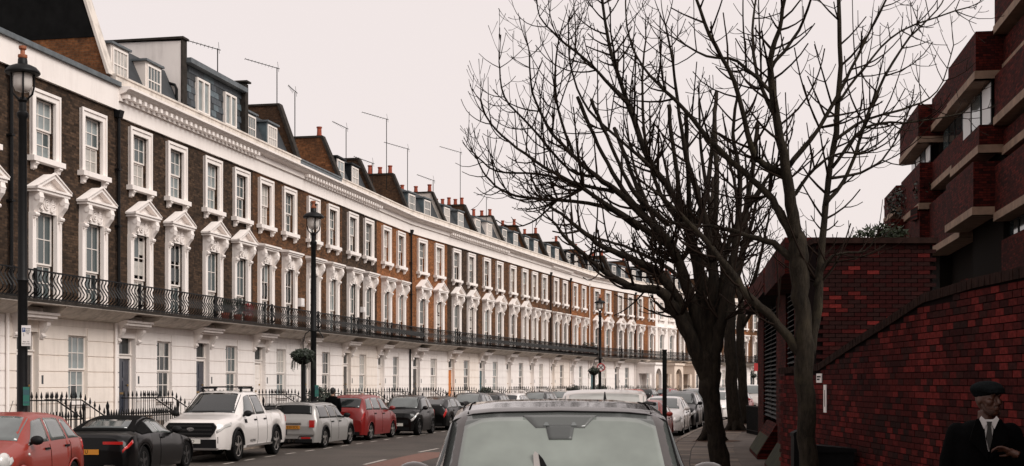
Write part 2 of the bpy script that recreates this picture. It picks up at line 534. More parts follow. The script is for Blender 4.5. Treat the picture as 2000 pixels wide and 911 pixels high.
KIND = {  # opening width, z0, z1, sash split, columns, rows
    'second': (1.06, 8.45, 10.15, 9.28, 3, 2),
    'first': (1.10, 4.40, 6.90, 5.42, 3, 2),
    'ground': (1.12, 1.50, 3.45, 2.42, 3, 2),
}
def surround_second():
    m = MB(); w, z0, z1 = 1.06, 8.45, 10.15; h = w / 2
    for s in (-1, 1):
        a, b = sorted((s * h, s * (h + 0.2)))
        m.box(a, b, -0.09, 0.02, z0, z1)
        a, b = sorted((s * (h + 0.14), s * (h + 0.225)))
        m.box(a, b, -0.125, -0.09, z0, z1 + 0.14)
    m.box(-h - 0.2, h + 0.2, -0.09, 0.02, z1, z1 + 0.2)
    m.box(-h - 0.225, h + 0.225, -0.125, -0.09, z1 + 0.14, z1 + 0.225)
    m.box(-h - 0.32, h + 0.32, -0.22, 0.02, z0 - 0.15, z0)
    for s in (-1, 1):
        x = s * (h + 0.10)
        m.prism([(-0.02, z0 - 0.15), (-0.19, z0 - 0.15), (-0.20, z0 - 0.21), (-0.13, z0 - 0.27), (-0.12, z0 - 0.34), (-0.02, z0 - 0.38)], 'x', x - 0.085, x + 0.085)
    return m
def surround_first(ped):
    m = MB(); w, z0, z1 = 1.10, 4.33, 6.90; h = w / 2
    for s in (-1, 1):
        a, b = sorted((s * h, s * (h + 0.21)))
        m.box(a, b, -0.11, 0.02, z0, 7.42)
        a, b = sorted((s * (h + 0.15), s * (h + 0.23)))
        m.box(a, b, -0.13, -0.0, z0, 6.85)
        x = s * (h + 0.12)     # console bracket
        m.prism([(-0.11, 6.66), (-0.17, 6.70), (-0.15, 6.86), (-0.22, 6.98), (-0.33, 7.12), (-0.36, 7.28), (-0.33, 7.42), (-0.11, 7.42)], 'x', x - 0.10, x + 0.10)
        m.tube([(x - 0.115, -0.27, 7.27), (x + 0.115, -0.27, 7.27)], 0.095, 8)
        m.tube([(x - 0.108, -0.17, 6.80), (x + 0.108, -0.17, 6.80)], 0.06, 8)
        m.tube([(x, -0.13, 6.70), (x, -0.12, 6.48)], [0.05, 0.015], 5)
    m.box(-h, h, -0.085, 0.02, z1, 7.42)
    # carved frieze: rosette and two scrolls
    for rr, tt, yy in ((0.15, 0.028, -0.10), (0.085, 0.024, -0.115)):
        m.tube([(rr * math.cos(a * math.pi / 6), yy, 7.15 + rr * math.sin(a * math.pi / 6)) for a in range(13)], tt, 5, cap=False)
    m.ball((0, -0.12, 7.15), 0.05, 6, 4)
    for s in (-1, 1):
        for k in range(7):
            a = R(-70 + k * 23)
            m.tube([(s * (0.19 + 0.02 * math.cos(a)), -0.09, 7.13 + 0.03 * math.sin(a)), (s * (0.22 + 0.13 * math.cos(a)), -0.125, 7.13 + 0.19 * math.sin(a)), (s * (0.23 + 0.17 * math.cos(a)), -0.095, 7.13 + 0.22 * math.sin(a))], [0.014, 0.034, 0.012], 5)
        m.tube([(s * 0.2, -0.1, 6.98), (s * 0.32, -0.12, 6.99), (s * 0.43, -0.12, 7.06), (s * 0.44, -0.12, 7.15), (s * 0.39, -0.12, 7.17)], 0.022, 5)
    if ped == 'tri':
        m.box(-0.88, 0.88, -0.34, 0.02, 7.42, 7.50)
        m.box(-0.92, 0.92, -0.38, 0.02, 7.50, 7.56)
        m.prism([(-0.70, 7.56), (0.70, 7.56), (0, 7.90)], 'y', -0.18, 0.02)
        for s in (-1, 1):
            m.prism([(s * 0.92, 7.56), (s * 0.70, 7.56), (0, 7.895), (0, 8.02)], 'y', -0.35, 0.02)
            m.prism([(s * 0.95, 7.565), (s * 0.92, 7.60), (0, 8.06), (0, 8.0)], 'y', -0.39, -0.33)
    else:
        m.box(-0.80, 0.80, -0.30, 0.02, 7.42, 7.49)
        m.box(-0.85, 0.85, -0.35, 0.02, 7.49, 7.56)
        m.box(-0.90, 0.90, -0.40, 0.02, 7.56, 7.63)
        m.prism([(0.02, 7.63), (-0.40, 7.63), (0.02, 7.70)], 'x', -0.89, 0.89)
    return m
def surround_ground():
    m = MB(); m.box(-0.66, 0.66, -0.12, 0.02, 1.38, 1.50); m.box(-0.62, 0.62, -0.06, 0.02, 1.30, 1.38); return m

def glass_set(panes, pad=0.012):
    m = MB()
    for x, y, z, w, h in panes:
        m.box(x - w / 2 + pad * 0, x + w / 2, y, y + 0.006, z - h / 2, z + h / 2)
    return m
PANE_POOL = {'second': ['pane_mid', 'pane_grey', 'pane_curtain', 'pane_mid', 'pane_grey'], 'first': ['pane_dark', 'pane_dark', 'pane_mid', 'pane_grey', 'pane_mid', 'pane_curtain'], 'ground': ['pane_dark', 'pane_mid', 'pane_dark', 'pane_grey', 'pane_curtain']}

def window(house, kind, xc, near, ped=None, white_mat='stucco_trim', pane=None):
    w, z0, z1, split, c, r_ = KIND[kind]
    if kind == 'second': me = cached(('sur2', white_mat), lambda: surround_second().mesh('window', white_mat))
    elif kind == 'first': me = cached(('sur1', ped, white_mat), lambda: surround_first(ped).mesh('window', white_mat))
    else: me = cached(('sur0', white_mat), lambda: surround_ground().mesh('window', white_mat))
    wo = put('window', me, house, (xc, 0, 0))
    def frames():
        ms, pn = sash_frames(w, z0, z1, split, c, r_, 0.075)
        return [m.mesh('sash_frame', 'white_paint') for m in ms], pn
    fr, pn = cached(('fr', kind), frames)
    for f in fr: put('sash_frame', f, wo)
    pool = PANE_POOL[kind]
    up = pane or random.choice(pool); lo = up if random.random() < 0.6 else random.choice(pool)
    half = len(pn) // 2
    if near:
        for i, (x, y, z, pw, ph) in enumerate(pn):
            mt = up if i < half else lo
            if random.random() < 0.12: mt = random.choice(pool)
            me = cached(('pane', kind, mt), lambda: MB().box(-pw / 2, pw / 2, 0, 0.006, -ph / 2, ph / 2).mesh('pane', mt))
            put('pane', me, wo, (x, y, z), (random.uniform(-0.012, 0.012), 0, random.uniform(-0.012, 0.012)))
    else:
        for k, mt in enumerate((up, lo)):
            me = cached(('panes', kind, mt, k), lambda: glass_set(pn[k * half:(k + 1) * half]).mesh('glazing', mt))
            tag(put('glazing', me, wo), kind='stuff')
    # dark room behind the glass
    return wo

def door(house, xc, mat, near):
    dm = MB()                                               # hood on two consoles
    dm.box(-0.86, 0.86, -0.44, 0.03, 3.86, 3.95); dm.box(-0.90, 0.90, -0.50, 0.03, 3.95, 4.02); dm.box(-0.80, 0.80, -0.34, 0.03, 3.80, 3.86)
    for s in (-1, 1):
        x = s * 0.68
        dm.prism([(0, 3.28), (-0.08, 3.30), (-0.10, 3.45), (-0.20, 3.58), (-0.28, 3.72), (-0.26, 3.80), (0, 3.80)], 'x', x - 0.09, x + 0.09)
        dm.tube([(x - 0.10, -0.20, 3.70), (x + 0.10, -0.20, 3.70)], 0.075, 8)
        dm.tube([(x - 0.10, -0.09, 3.38), (x + 0.10, -0.09, 3.38)], 0.045, 8)
    ho = put('door_hood', cached('hood', lambda: dm.mesh('door_hood', 'stucco_trim')), house, (xc, 0, 0))
    def leaf():
        m = MB(); m.box(-0.50, 0.50, 0.200, 0.250, 1.0, 2.82)
        for s in (-1, 1):
            for a, b in ((1.12, 1.62), (1.76, 2.10), (2.2, 2.72)):
                m.box(s * 0.25 - 0.16, s * 0.25 + 0.16, 0.185, 0.200, a, b)
        return m.mesh('door', mat)
    d = put('door', cached(('leaf', mat), leaf), house, (xc, 0, 0))
    put('door_frame', cached('dframe', lambda: MB().box(-0.56, -0.50, 0.160, 0.250, 1.0, 3.48).box(0.50, 0.56, 0.160, 0.250, 1.0, 3.48).box(-0.50, 0.50, 0.140, 0.250, 2.82, 2.93).box(-0.54, 0.54, 0.100, 0.200, 2.93, 2.97).mesh('door_frame', 'white_paint')), d)
    put('fanlight', cached('fan', lambda: MB().box(-0.50, 0.50, 0.220, 0.240, 2.97, 3.48).mesh('fanlight', 'pane_dark')), d)
    put('handle', cached('dh', lambda: MB().ball((0.36, 0.16, 1.95), 0.035).box(-0.12, 0.12, 0.175, 0.200, 1.66, 1.72).mesh('handle', 'brass')), d)
    ic = MB().box(0.62, 0.72, -0.03, 0.0, 2.0, 2.25)
    put('entry_phone', cached('ip', lambda: ic.mesh('entry_phone', 'grey_door')), house, (xc + 0.08, 0, 0))

def baluster_mesh():
    prof = [(-0.80, 4.34), (-0.82, 4.40), (-0.94, 4.51), (-0.96, 4.60), (-0.88, 4.74), (-0.79, 4.86), (-0.77, 4.95), (-0.82, 5.05), (-0.82, 5.11)]
    return MB().tube([(0, y, z) for y, z in prof], 0.022, 4)
SPEAR = [(0.013, 0), (0.013, 0.02), (0.030, 0.05), (0.034, 0.075), (0.024, 0.12), (0.008, 0.20), (0.001, 0.215)]
def bar_mesh(h):
    m = MB().tube([(0, 0, 0), (0, 0, h - 0.2)], 0.0125, 5)
    m.lathe([(r_, h - 0.215 + z) for r_, z in SPEAR], 6)
    return m

def area_railing(house_i, x0, x1, gap0, gap1, root_loc, rz, near, label):
    """spear-topped railings on the pavement line, turning in beside the door steps"""
    rt = empty('area_railing', root_loc, rz, label, 'railing', 'spear railings along the terrace')
    Y0, Y1, YK, ZB, H, H2 = -2.1, -0.15, -1.30, 0.13, 1.15, 1.66
    rails = MB()
    for a, b in ((x0, gap0), (gap1, x1)):
        if b - a < 0.1: continue
        rails.box(a, b, Y0 - 0.02, Y0 + 0.02, ZB + H - 0.25, ZB + H - 0.225); rails.box(a, b, Y0 - 0.02, Y0 + 0.02, ZB + 0.16, ZB + 0.185)
        rails.box(a, b, Y0 - 0.09, Y0 + 0.09, ZB - 0.05, ZB + 0.09)
    for g in (gap0, gap1):
        rails.prism([(Y0, ZB + H - 0.26), (Y0, ZB + H - 0.225), (YK, ZB + H2 - 0.225), (Y1, ZB + H2 - 0.225), (Y1, ZB + H2 - 0.26), (YK, ZB + H2 - 0.26)], 'x', g - 0.02, g + 0.02)
        rails.tube([(g, Y0, ZB), (g, Y0, ZB + H)], 0.032, 8)
        rails.lathe([(0.04, ZB + H), (0.05, ZB + H + 0.06), (0.05, ZB + H + 0.12), (0.02, ZB + H + 0.2), (0.001, ZB + H + 0.25)], 8, (g, Y0, 0))
    rails.build('rail', 'iron', rt)
    spots = []
    for a, b in ((x0, gap0), (gap1, x1)):
        n = int((b - a) / 0.145)
        spots += [(a + (i + 0.5) * (b - a) / n, Y0, 0.0) for i in range(n)] if n > 0 else []
    for g in (gap0, gap1):
        for i in range(13):
            y = lerp(Y0, Y1, (i + 0.7) / 13.4)
            spots.append((g, y, (H2 - H) * min(1.0, (y - Y0) / (YK - Y0))))
    me = cached('bar', lambda: bar_mesh(H).mesh('bar', 'iron'))
    if near:
        for x, y, dz in spots: put('bar', me, rt, (x, y, ZB + dz))
    else:
        m = MB()
        for x, y, dz in spots:
            st = len(m.v); b_ = CACHE.setdefault('barmb', bar_mesh(H)); i0 = len(m.v)
            m.v += [(p[0] + x, p[1] + y, p[2] + ZB + dz) for p in b_.v]; m.f += [tuple(j + i0 for j in f) for f in b_.f]
        tag(m.build('bar', 'iron', rt), kind='stuff')
    return rt

def balcony(house, W, near, plants=False):
    put_slab = MB(); put_slab.box(0.0, W, -0.90, 0.02, 4.22, 4.33)
    put_slab.build('balcony_slab', 'render_weathered', house); MB().box(0.0, W, -0.925, -0.90, 4.25, 4.33).build('balcony_edge', 'coping_dark', house)
    cv = MB()
    prof = [(0.02, 3.92), (-0.10, 3.93), (-0.35, 4.00), (-0.60, 4.10), (-0.78, 4.22), (0.02, 4.22)]
    cv.prism(prof, 'x', 1.75, W - 0.03)
    cv.build('balcony_cove', 'render_weathered', house)
    rl = MB(); rl.box(0.02, W - 0.02, -0.85, -0.79, 5.09, 5.13); rl.box(0.02, W - 0.02, -0.83, -0.79, 4.35, 4.39)
    ro = rl.build('balcony_railing', 'iron', house)
    n = int(W / 0.19)
    me = cached('bal', lambda: baluster_mesh().mesh('baluster', 'iron'))
    xs = [0.06 + (W - 0.12) * i / n for i in range(n + 1)]
    if near:
        for i, x in enumerate(xs): put('baluster', me, ro, (x, 0, 0))
    else:
        b_ = CACHE.setdefault('balmb', baluster_mesh()); m = MB()
        for x in xs:
            i0 = len(m.v); m.v += [(p[0] + x, p[1], p[2]) for p in b_.v]; m.f += [tuple(j + i0 for j in f) for f in b_.f]
        tag(m.build('baluster', 'iron', ro), kind='stuff')
    po = MB()
    for x in (0.03, W - 0.03): MB().box(x - 0.025, x + 0.025, -0.85, -0.79, 4.33, 5.17).build('railing_post', 'iron', ro)

def dormer(house, xc, cheek, frame='white_paint', w=1.15, y0=0.45, z0=11.75, z1=13.0, leaves=3):
    m = MB(); h = w / 2
    m.prism([(y0, z0), (y0 + 0.9, z0), (y0 + 0.9, z1), (y0, z1)], 'x', -h, h)
    d = m.build('dormer', cheek, house, loc=(xc, 0, 0))
    t = MB(); t.box(-h - 0.09, h + 0.09, y0 - 0.10, y0 + 1.0, z1, z1 + 0.07); t.build('dormer_roof', 'lead' if cheek != 'roof_black' else 'roof_black', d)
    f = MB(); a, b = z0 + 0.12, z1 - 0.08; k = h - 0.07
    f.box(-k, -k + 0.07, y0 - 0.05, y0, a, b); f.box(k - 0.07, k, y0 - 0.05, y0, a, b); f.box(-k + 0.07, k - 0.07, y0 - 0.05, y0, a, a + 0.07); f.box(-k + 0.07, k - 0.07, y0 - 0.05, y0, b - 0.07, b)
    for i in range(1, leaves + 1):
        x = lerp(-k + 0.07, k - 0.07, i / (leaves + 1)); f.box(x - 0.013, x + 0.013, y0 - 0.04, y0 - 0.005, a + 0.07, b - 0.07)
    f.box(-k + 0.07, k - 0.07, y0 - 0.045, y0 - 0.003, (a + b) / 2 - 0.02, (a + b) / 2 + 0.02)
    f.build('window_frame', frame, d)
    MB().box(-k + 0.07, k - 0.07, y0 - 0.02, y0 - 0.012, a + 0.07, b - 0.07).build('pane', random.choice(['pane_grey', 'pane_mid', 'pane_curtain']), d)
    return d

def chimney_pots(parent, xs, ys, z, mat, hs):
    for i, (x, y) in enumerate(zip(xs, ys)):
        h = hs[i % len(hs)]
        m = MB().lathe([(0.13, 0), (0.135, 0.04), (0.115, 0.08), (0.105, h - 0.08), (0.135, h - 0.06), (0.135, h), (0.09, h), (0.085, h - 0.05)], 10)
        m.build('chimney_pot', mat, parent, smooth=True, angle=40, loc=(x, y, z))

def party_wall(house, x, style, pots=0, top=13.7, pot_mat='terracotta', depth=3.1, hs=(0.45, 0.38, 0.5, 0.42)):
    if style == 'tall':          # steep, tarred above, brick below
        m = MB(); m.prism([(0.12, 11.5), (0.28, 12.05), (0.60, 13.05), (6.5, 13.05), (6.5, 11.5)], 'x', x - 0.17, x + 0.17)
        w = m.build('party_wall', 'brick_stack', house)
        m = MB(); m.prism([(0.60, 13.05), (1.05, 14.5), (1.9, 16.6), (6.5, 16.6), (6.5, 13.05)], 'x', x - 0.20, x + 0.19); m.build('tarred_gable', 'bitumen', w)
        m = MB(); m.prism([(0.12, 11.85), (0.21, 11.85), (1.10, 14.5), (1.93, 16.6), (1.84, 16.6), (1.01, 14.5)], 'x', x - 0.23, x + 0.22); m.build('verge', 'render_weathered', w)
        return w
    if style == 'white_block':
        m = MB(); m.prism([(0.40, 11.5), (0.40, 14.35), (4.2, 14.42), (4.2, 11.5)], 'x', x - 0.17, x + 0.17)
        w = m.build('party_wall', 'stucco_cool', house)
        m = MB(); m.box(x - 0.24, x + 0.24, 0.30, 4.3, 14.42, 14.50); m.box(x - 0.19, x + 0.2, 0.36, 0.41, 11.6, 14.42); m.build('coping', 'coping_dark', w)
        # waste pipe on its face
        m = MB().tube([(x - 0.25, 1.35, 13.1), (x - 0.25, 1.25, 12.95), (x - 0.25, 0.62, 12.75), (x - 0.25, 0.55, 12.6), (x - 0.25, 0.55, 11.9)], 0.055, 8); m.build('waste_pipe', 'iron', w)
        return w
    if style == 'grey_block':
        m = MB(); m.prism([(0.25, 11.5), (0.25, 14.0), (4.2, 14.05), (4.2, 11.5)], 'x', x - 0.15, x + 0.15)
        w = m.build('party_wall', 'coping_dark', house)
        MB().box(x - 0.22, x + 0.22, 0.15, 4.3, 14.05, 14.12).build('coping', 'coping_dark', w)
        return w
    mat = {'brick': 'brick_stack', 'sooty': 'brick_stack_sooty', 'white': 'render_weathered'}[style]
    m = MB(); m.prism([(0.10, 11.5), (0.18, 11.9), (1.0, top), (depth, top), (depth, 11.5)], 'x', x - 0.16, x + 0.16)
    w = m.build('party_wall', mat, house)
    m = MB(); m.prism([(0.02, 11.85), (0.92, top + 0.09), (depth + 0.05, top + 0.09), (depth + 0.05, top), (1.01, top), (0.19, 11.88)], 'x', x - 0.21, x + 0.21)
    m.build('coping', 'coping_dark', w)
    if pots: chimney_pots(w, [x] * pots, [1.15 + (depth - 1.5) * i / max(1, pots - 1) for i in range(pots)], top + 0.09, pot_mat, hs)
    return w

def cornice(house, W, style, parapet='render_weathered'):
    if style == 'plain_grey':
        MB().box(0, W, -0.10, 0.30, 10.72, 11.46).build('frieze', 'stucco_trim', house)
        MB().box(0, W, -0.20, 0.36, 11.46, 11.60).build('coping', 'lead', house)
        return
    fr = MB().box(0, W, -0.08, 0.30, 10.52, 11.02); fr.build('frieze', 'stucco_trim', house)
    m = MB(); m.box(0, W, -0.16, 0.30, 11.02, 11.10)
    m.prism([(0.30, 11.24), (-0.18, 11.24), (-0.36, 11.30), (-0.40, 11.36), (-0.50, 11.38), (-0.50, 11.46), (0.30, 11.52)], 'x', 0, W)
    m.box(0, W, -0.14, 0.30, 11.10, 11.24)
    c = m.build('cornice', 'stucco_trim', house)
    if style == 'dentil':
        n = int(W / 0.36)
        de = cached('dentil', lambda: MB().box(-0.085, 0.085, -0.36, -0.14, 11.105, 11.235).mesh('dentil', 'stucco_trim'))
        for i in range(n): put('dentil', de, c, ((i + 0.5) * W / n, 0, 0))
    m = MB(); m.box(0, W, 0.0, 0.26, 11.52, 11.84); m.box(0, W, -0.04, 0.30, 11.84, 11.90); m.build('parapet', parapet, house)

def slate_front(house, W, y, z0, z1, mat='slate'):
    """slates hung on a roof extension, each a piece of its own"""
    base = MB().box(0.25, W - 0.20, y + 0.03, 4.0, z0, z1 + 0.02).build('roof_extension', 'slate_dark', house)
    rows = 8; hh = (z1 - z0) / rows; ww = 0.44
    ho = [(1.05, 2.15, z0 + 0.35, z0 + 1.62), (3.55, 4.65, z0 + 0.35, z0 + 1.62)]
    mes = [MB().prism([(0.030, 0.0), (0.0, 0.0), (0.018, hh * 1.02), (0.030, hh * 1.02)], 'x', 0.006, ww - 0.006).mesh('slate', m) for m in ('slate', 'slate_dark', 'lead_blue', 'slate')]
    for r_ in range(rows):
        x = 0.25 - (ww / 2 if r_ % 2 else 0)
        while x < W - 0.3:
            zc = z0 + (r_ + 0.5) * hh
            if not any(a - ww * 0.7 < x < b - ww * 0.25 and c - 0.05 < zc < d + 0.05 for a, b, c, d in ho) and x > 0.1 and x + ww < W + 0.05:
                put('slate', random.choice(mes), base, (x, y, z0 + r_ * hh))
            x += ww
    for a, b, c, d in ho:
        w = MB().box(a, b, y - 0.08, y + 0.06, c, c + 0.08).box(a, b, y - 0.08, y + 0.06, d - 0.08, d).box(a, a + 0.08, y - 0.08, y + 0.06, c + 0.08, d - 0.08).box(b - 0.08, b, y - 0.08, y + 0.06, c + 0.08, d - 0.08).box((a + b) / 2 - 0.05, (a + b) / 2 + 0.05, y - 0.09, y + 0.05, c + 0.08, d - 0.08)
        wo = w.build('window', 'white_paint', base)
        for p, q in ((a + 0.08, (a + b) / 2 - 0.05), ((a + b) / 2 + 0.05, b - 0.08)):
            MB().box(p, q, y - 0.02, y, c + 0.08, d - 0.08).build('pane', 'pane_grey', wo)
    MB().box(0.15, W - 0.1, y - 0.25, 4.1, z1 + 0.02, z1 + 0.20).build('roof_edge', 'lead', base)

HOUSES = []
def house(i, d0, d1, w1, w2, brick, ped, corn, roof, wall_end, door_mat, label, near, pots=0, pipe=None, parapet='render_weathered', ground='stucco', upper=None, porch=False, pot_mat='terracotta', win_mat='stucco_trim'):
    p0, p1 = facade_at(d0), facade_at(d1)
    dv = p1 - p0; W = dv.length; rz = math.atan2(dv.y, dv.x)
    rt = empty('terraced_house', (p0.x, p0.y, 0), rz, label, 'house', 'houses of the terrace')
    x1, x2 = w1 - d0, w2 - d0
    dx, gx = x1 - 0.85, x2 - 0.85
    dx = max(dx, 0.72)
    # brick front with the window openings cut in it
    m = MB()
    holes = [(x - 0.53, x + 0.53, 8.45, 10.15) for x in (x1, x2)] + [(x - 0.55, x + 0.55, 4.40, 6.90) for x in (x1, x2)]
    wall_holes(m, 0, W, 4.2, 11.3, holes, 0.0, 0.24)
    m.quad((0, 0, 4.2), (0, 0, 11.3), (0, 9, 11.3), (0, 9, 4.2)); m.quad((W, 0, 11.3), (W, 0, 4.2), (W, 9, 4.2), (W, 9, 11.3))
    m.quad((0, 9, 4.2), (0, 9, 11.3), (W, 9, 11.3), (W, 9, 4.2))
    m.build('wall', upper or brick, rt)
    MB().box(0.02, W - 0.02, 0.24, 0.30, 4.3, 11.2).build('room_darkness', 'print_black', rt)  # black sheet painted as the darkness of the rooms
    # stucco ground floor with channelled courses
    m = MB()
    gh = [(dx - 0.56, dx + 0.56, 1.0, 3.48), (gx - 0.56, gx + 0.56, 1.50, 3.45)]
    wall_holes(m, 0, W, -0.1, 4.2, gh, 0.0, 0.46)
    zs = [0.95, 1.42, 1.89, 2.36, 2.83, 3.30, 3.70]
    for a, b in zip(zs, zs[1:]):
        cuts = [0.0]
        for h in gh:
            if h[2] < b - 0.02 and h[3] > a + 0.02: cuts += [h[0], h[1]]
        cuts.append(W)
        for p, q in zip(cuts[::2], cuts[1::2]):
            if q - p > 0.05:
                m.box(p + 0.003, q - 0.003, -0.025, 0.0, a + 0.016, b - 0.016)
    m.box(0, W, -0.06, 0.0, 0.0, 0.9)
    m.box(0, W, -0.02, 0.0, 3.72, 4.19)
    m.build('ground_floor', ground, rt)
    MB().box(0.02, W - 0.02, 0.46, 0.52, 0.2, 4.1).build('hall_darkness', 'print_black', rt)  # black sheet painted as the darkness of the hall
    for x in (x1, x2):
        window(rt, 'second', x, near, None, win_mat, 'pane_grey' if i == 0 else None); window(rt, 'first', x, near, ped, win_mat, 'pane_mid' if i == 0 else None)  # first house: second-floor panes carry reflected sky as a pale colour
    window(rt, 'ground', gx, near, None, win_mat)
    door(rt, dx, door_mat, near)
    st = MB()
    for k in range(5): st.box(dx - 0.60, dx + 0.60, -0.25 - 0.36 * (5 - k), -0.065 if k == 4 else -0.25 - 0.36 * (4 - k), 0.10, 0.30 + 0.17 * k)
    st.build('door_steps', 'kerb_stone', rt)
    balcony(rt, W, near)
    cornice(rt, W, corn, parapet)
    # roof
    if roof in ('white', 'blue', 'black', 'shutter', 'white_box'):
        m = MB(); m.prism([(0.35, 11.3), (0.35, 11.75), (1.05, 13.3), (8.8, 13.3), (8.8, 11.3)], 'x', 0.17, W - 0.17)
        m.build('mansard_roof', 'slate_dark', rt)
        cheek = {'white': 'white_paint', 'blue': 'lead_blue', 'black': 'roof_black', 'shutter': 'lead', 'white_box': 'white_paint'}[roof]
        for x in (x1 - 0.45, x2 - 0.75): dormer(rt, x, cheek, leaves=3 if roof != 'black' else 1)
    elif roof == 'slates':
        slate_front(rt, W, 0.42, 11.7, 13.62)
    elif roof == 'none':
        MB().box(0.1, W - 0.1, 0.3, 8.8, 11.3, 11.5).build('flat_roof', 'lead', rt)
    if wall_end: party_wall(rt, W, wall_end, pots, pot_mat=pot_mat, top={3: 14.25, 4: 13.85, 6: 13.85}.get(i, 13.7), depth={3: 3.6, 4: 3.8, 6: 3.9}.get(i, 3.3))
    if pipe:
        x = W - 0.02
        hz = 10.6
        m = MB().tube([(x, -0.11, hz - 0.05), (x, -0.11, 4.34)], 0.055, 8).prism([(-0.24, hz + 0.1), (-0.0, hz + 0.1), (-0.02, hz - 0.12), (-0.18, hz - 0.12)], 'x', x - 0.13, x + 0.13)
        for z in (5.2, 7.0, 8.8): m.box(x - 0.085, x + 0.085, -0.18, 0.0, z, z + 0.05)
        m.build('drainpipe', pipe, rt)
        MB().tube([(x - 0.15, -0.09, 4.18), (x - 0.15, -0.09, 0.2)], 0.05, 8).build('lower_pipe', pipe if i == 6 else 'stucco', rt)
    if porch:
        m = MB()
        # square porch with arched openings
        pw = 2.5; a = 0.1
        arch = [(0.0, 0.1)] + [(0.0, 3.75), (pw, 3.75), (pw, 0.1), (pw - 0.35, 0.1), (pw - 0.35, 2.5)]
        arch += [(pw / 2 + (pw / 2 - 0.35) * math.cos(R(t)), 2.5 + (pw / 2 - 0.35) * math.sin(R(t))) for t in range(0, 181, 15)][1:]
        arch += [(0.35, 0.1)]
        n0 = len(m.v); m.prism([(p[0] + a, p[1]) for p in arch], 'y', -2.0, -1.7)
        m.box(a, a + 0.3, -1.7, 0, 2.9, 3.75); m.box(a + pw - 0.3, a + pw, -1.7, 0, 2.9, 3.75)
        m.box(a - 0.12, a + pw + 0.12, -2.12, 0.0, 3.75, 3.95)
        m.box(a, a + 0.35, -0.4, -0.03, 0.1, 2.9); m.box(a + pw - 0.35, a + pw, -0.4, -0.03, 0.1, 2.9)
        m.build('porch', ground, rt)
    HOUSES.append(dict(root=rt, W=W, rz=rz, p0=p0, d0=d0, d1=d1, dx=dx, x1=x1, x2=x2))
    return rt

_ord = ['first', 'second', 'third', 'fourth', 'fifth', 'sixth', 'seventh', 'eighth', 'ninth', 'tenth', 'eleventh', 'twelfth', 'thirteenth', 'fourteenth', 'fifteenth', 'sixteenth', 'seventeenth', 'eighteenth', 'nineteenth', 'twentieth']
WIN = [85, 179, 271, 342, 413, 469, 517, 563, 610, 648, 687, 718, 753, 781, 823, 856, 890, 919, 949, 974, 1000, 1023.5, 1042.5, 1062, 1084.5, 1102, 1122, 1138.5, 1164.6, 1186, 1210.5, 1230, 1248.6, 1270]
dw = [chain(u) for u in WIN]
n_known = len(dw) // 2
bounds = [0.45] + [(dw[2 * i + 1] + dw[2 * i + 2]) / 2 for i in range(n_known - 1)] + [dw[-1] + 1.55]
pairs = [(dw[2 * i], dw[2 * i + 1]) for i in range(n_known)]
SPEC = [  # brick, pediment, cornice, roof, end wall, door, near, pots, pipe, parapet, look
    ('brick_dark', 'tri', 'plain_grey', 'none', 'tall', 'black_door', True, 0, 'iron', None, 'dark brick house with plain white parapet and black door, beside the tall tarred gable'),
    ('brick_dark', 'tri', 'dentil', 'white', 'white_block', 'navy_door', True, 0, None, None, 'dark brick house with two white dormers and a navy door, pedimented windows'),
    ('brick_dark', 'tri', 'dentil', 'slates', 'grey_block', 'navy_door', True, 0, None, None, 'dark brick house topped by a slate-hung storey with two white windows'),
    ('brick_umber', 'flat', 'mould', 'blue', 'sooty', 'white_paint', True, 0, None, None, 'brown brick house with lead-blue dormers and a raking sooty gable, flat window hoods'),
    ('brick_umber', 'flat', 'dentil', 'none', 'brick', 'grey_door', True, 1, None, 'lead', 'brown brick house with grey lead parapet below the single-pot orange brick stack'),
    ('brick_dark', 'flat', 'dentil', 'black', 'sooty', 'black_door', True, 0, None, None, 'sooty brick house with two black box dormers and flat window hoods'),
    ('brick_orange', 'flat', 'mould', 'none', 'sooty', 'white_paint', True, 5, 'iron', None, 'orange brick house before the first bend, beside the fat black drainpipe'),
    ('brick_orange', 'tri', 'mould', 'blue', 'white', 'black_door', True, 3, None, None, 'orange brick house with blue-grey dormers against a white raking gable, triangular pediments'),
    ('brick_dark', 'tri', 'dentil', 'shutter', 'sooty', 'orange_door', True, 5, None, None, 'dark brick house with the bright orange front door'),
    ('brick_umber', 'tri', 'dentil', 'white_box', 'white', 'teal_door', False, 4, None, None, 'brown brick house with the teal door and white dormers'),
    ('brick_umber', 'tri', 'mould', 'blue', 'brick', 'white_paint', False, 3, None, None, 'brown brick house with triangular pediments, third after the first bend'),
    ('brick_umber', 'flat', 'mould', 'blue', 'sooty', 'white_paint', False, 3, 'iron', None, 'brown brick house with flat hoods, left of the first thin black pipe'),
    ('brick_umber', 'flat', 'dentil', 'blue', 'sooty', 'white_paint', False, 2, 'iron', None, 'brown brick house with flat hoods, between the two thin black pipes'),
    ('brick_orange', 'flat', 'mould', 'black', 'brick', 'white_paint', False, 2, 'white_paint', None, 'orange brick house with topiary on its balcony, beside the white drainpipe'),
    ('brick_orange', 'tri', 'mould', 'black', 'sooty', 'teal_door', False, 3, None, None, 'orange brick house behind the distant lamp post, triangular pediments'),
    ('brick_umber', 'tri', 'mould', 'blue', 'brick', 'grey_door', False, 2, 'iron', None, 'darker brick house right of the distant lamp post, triangular pediments'),
    ('brick_orange', 'flat', 'mould', 'black', 'sooty', 'black_door', False, 3, None, None, 'orange brick house with a white arched porch, flat hoods'),
]
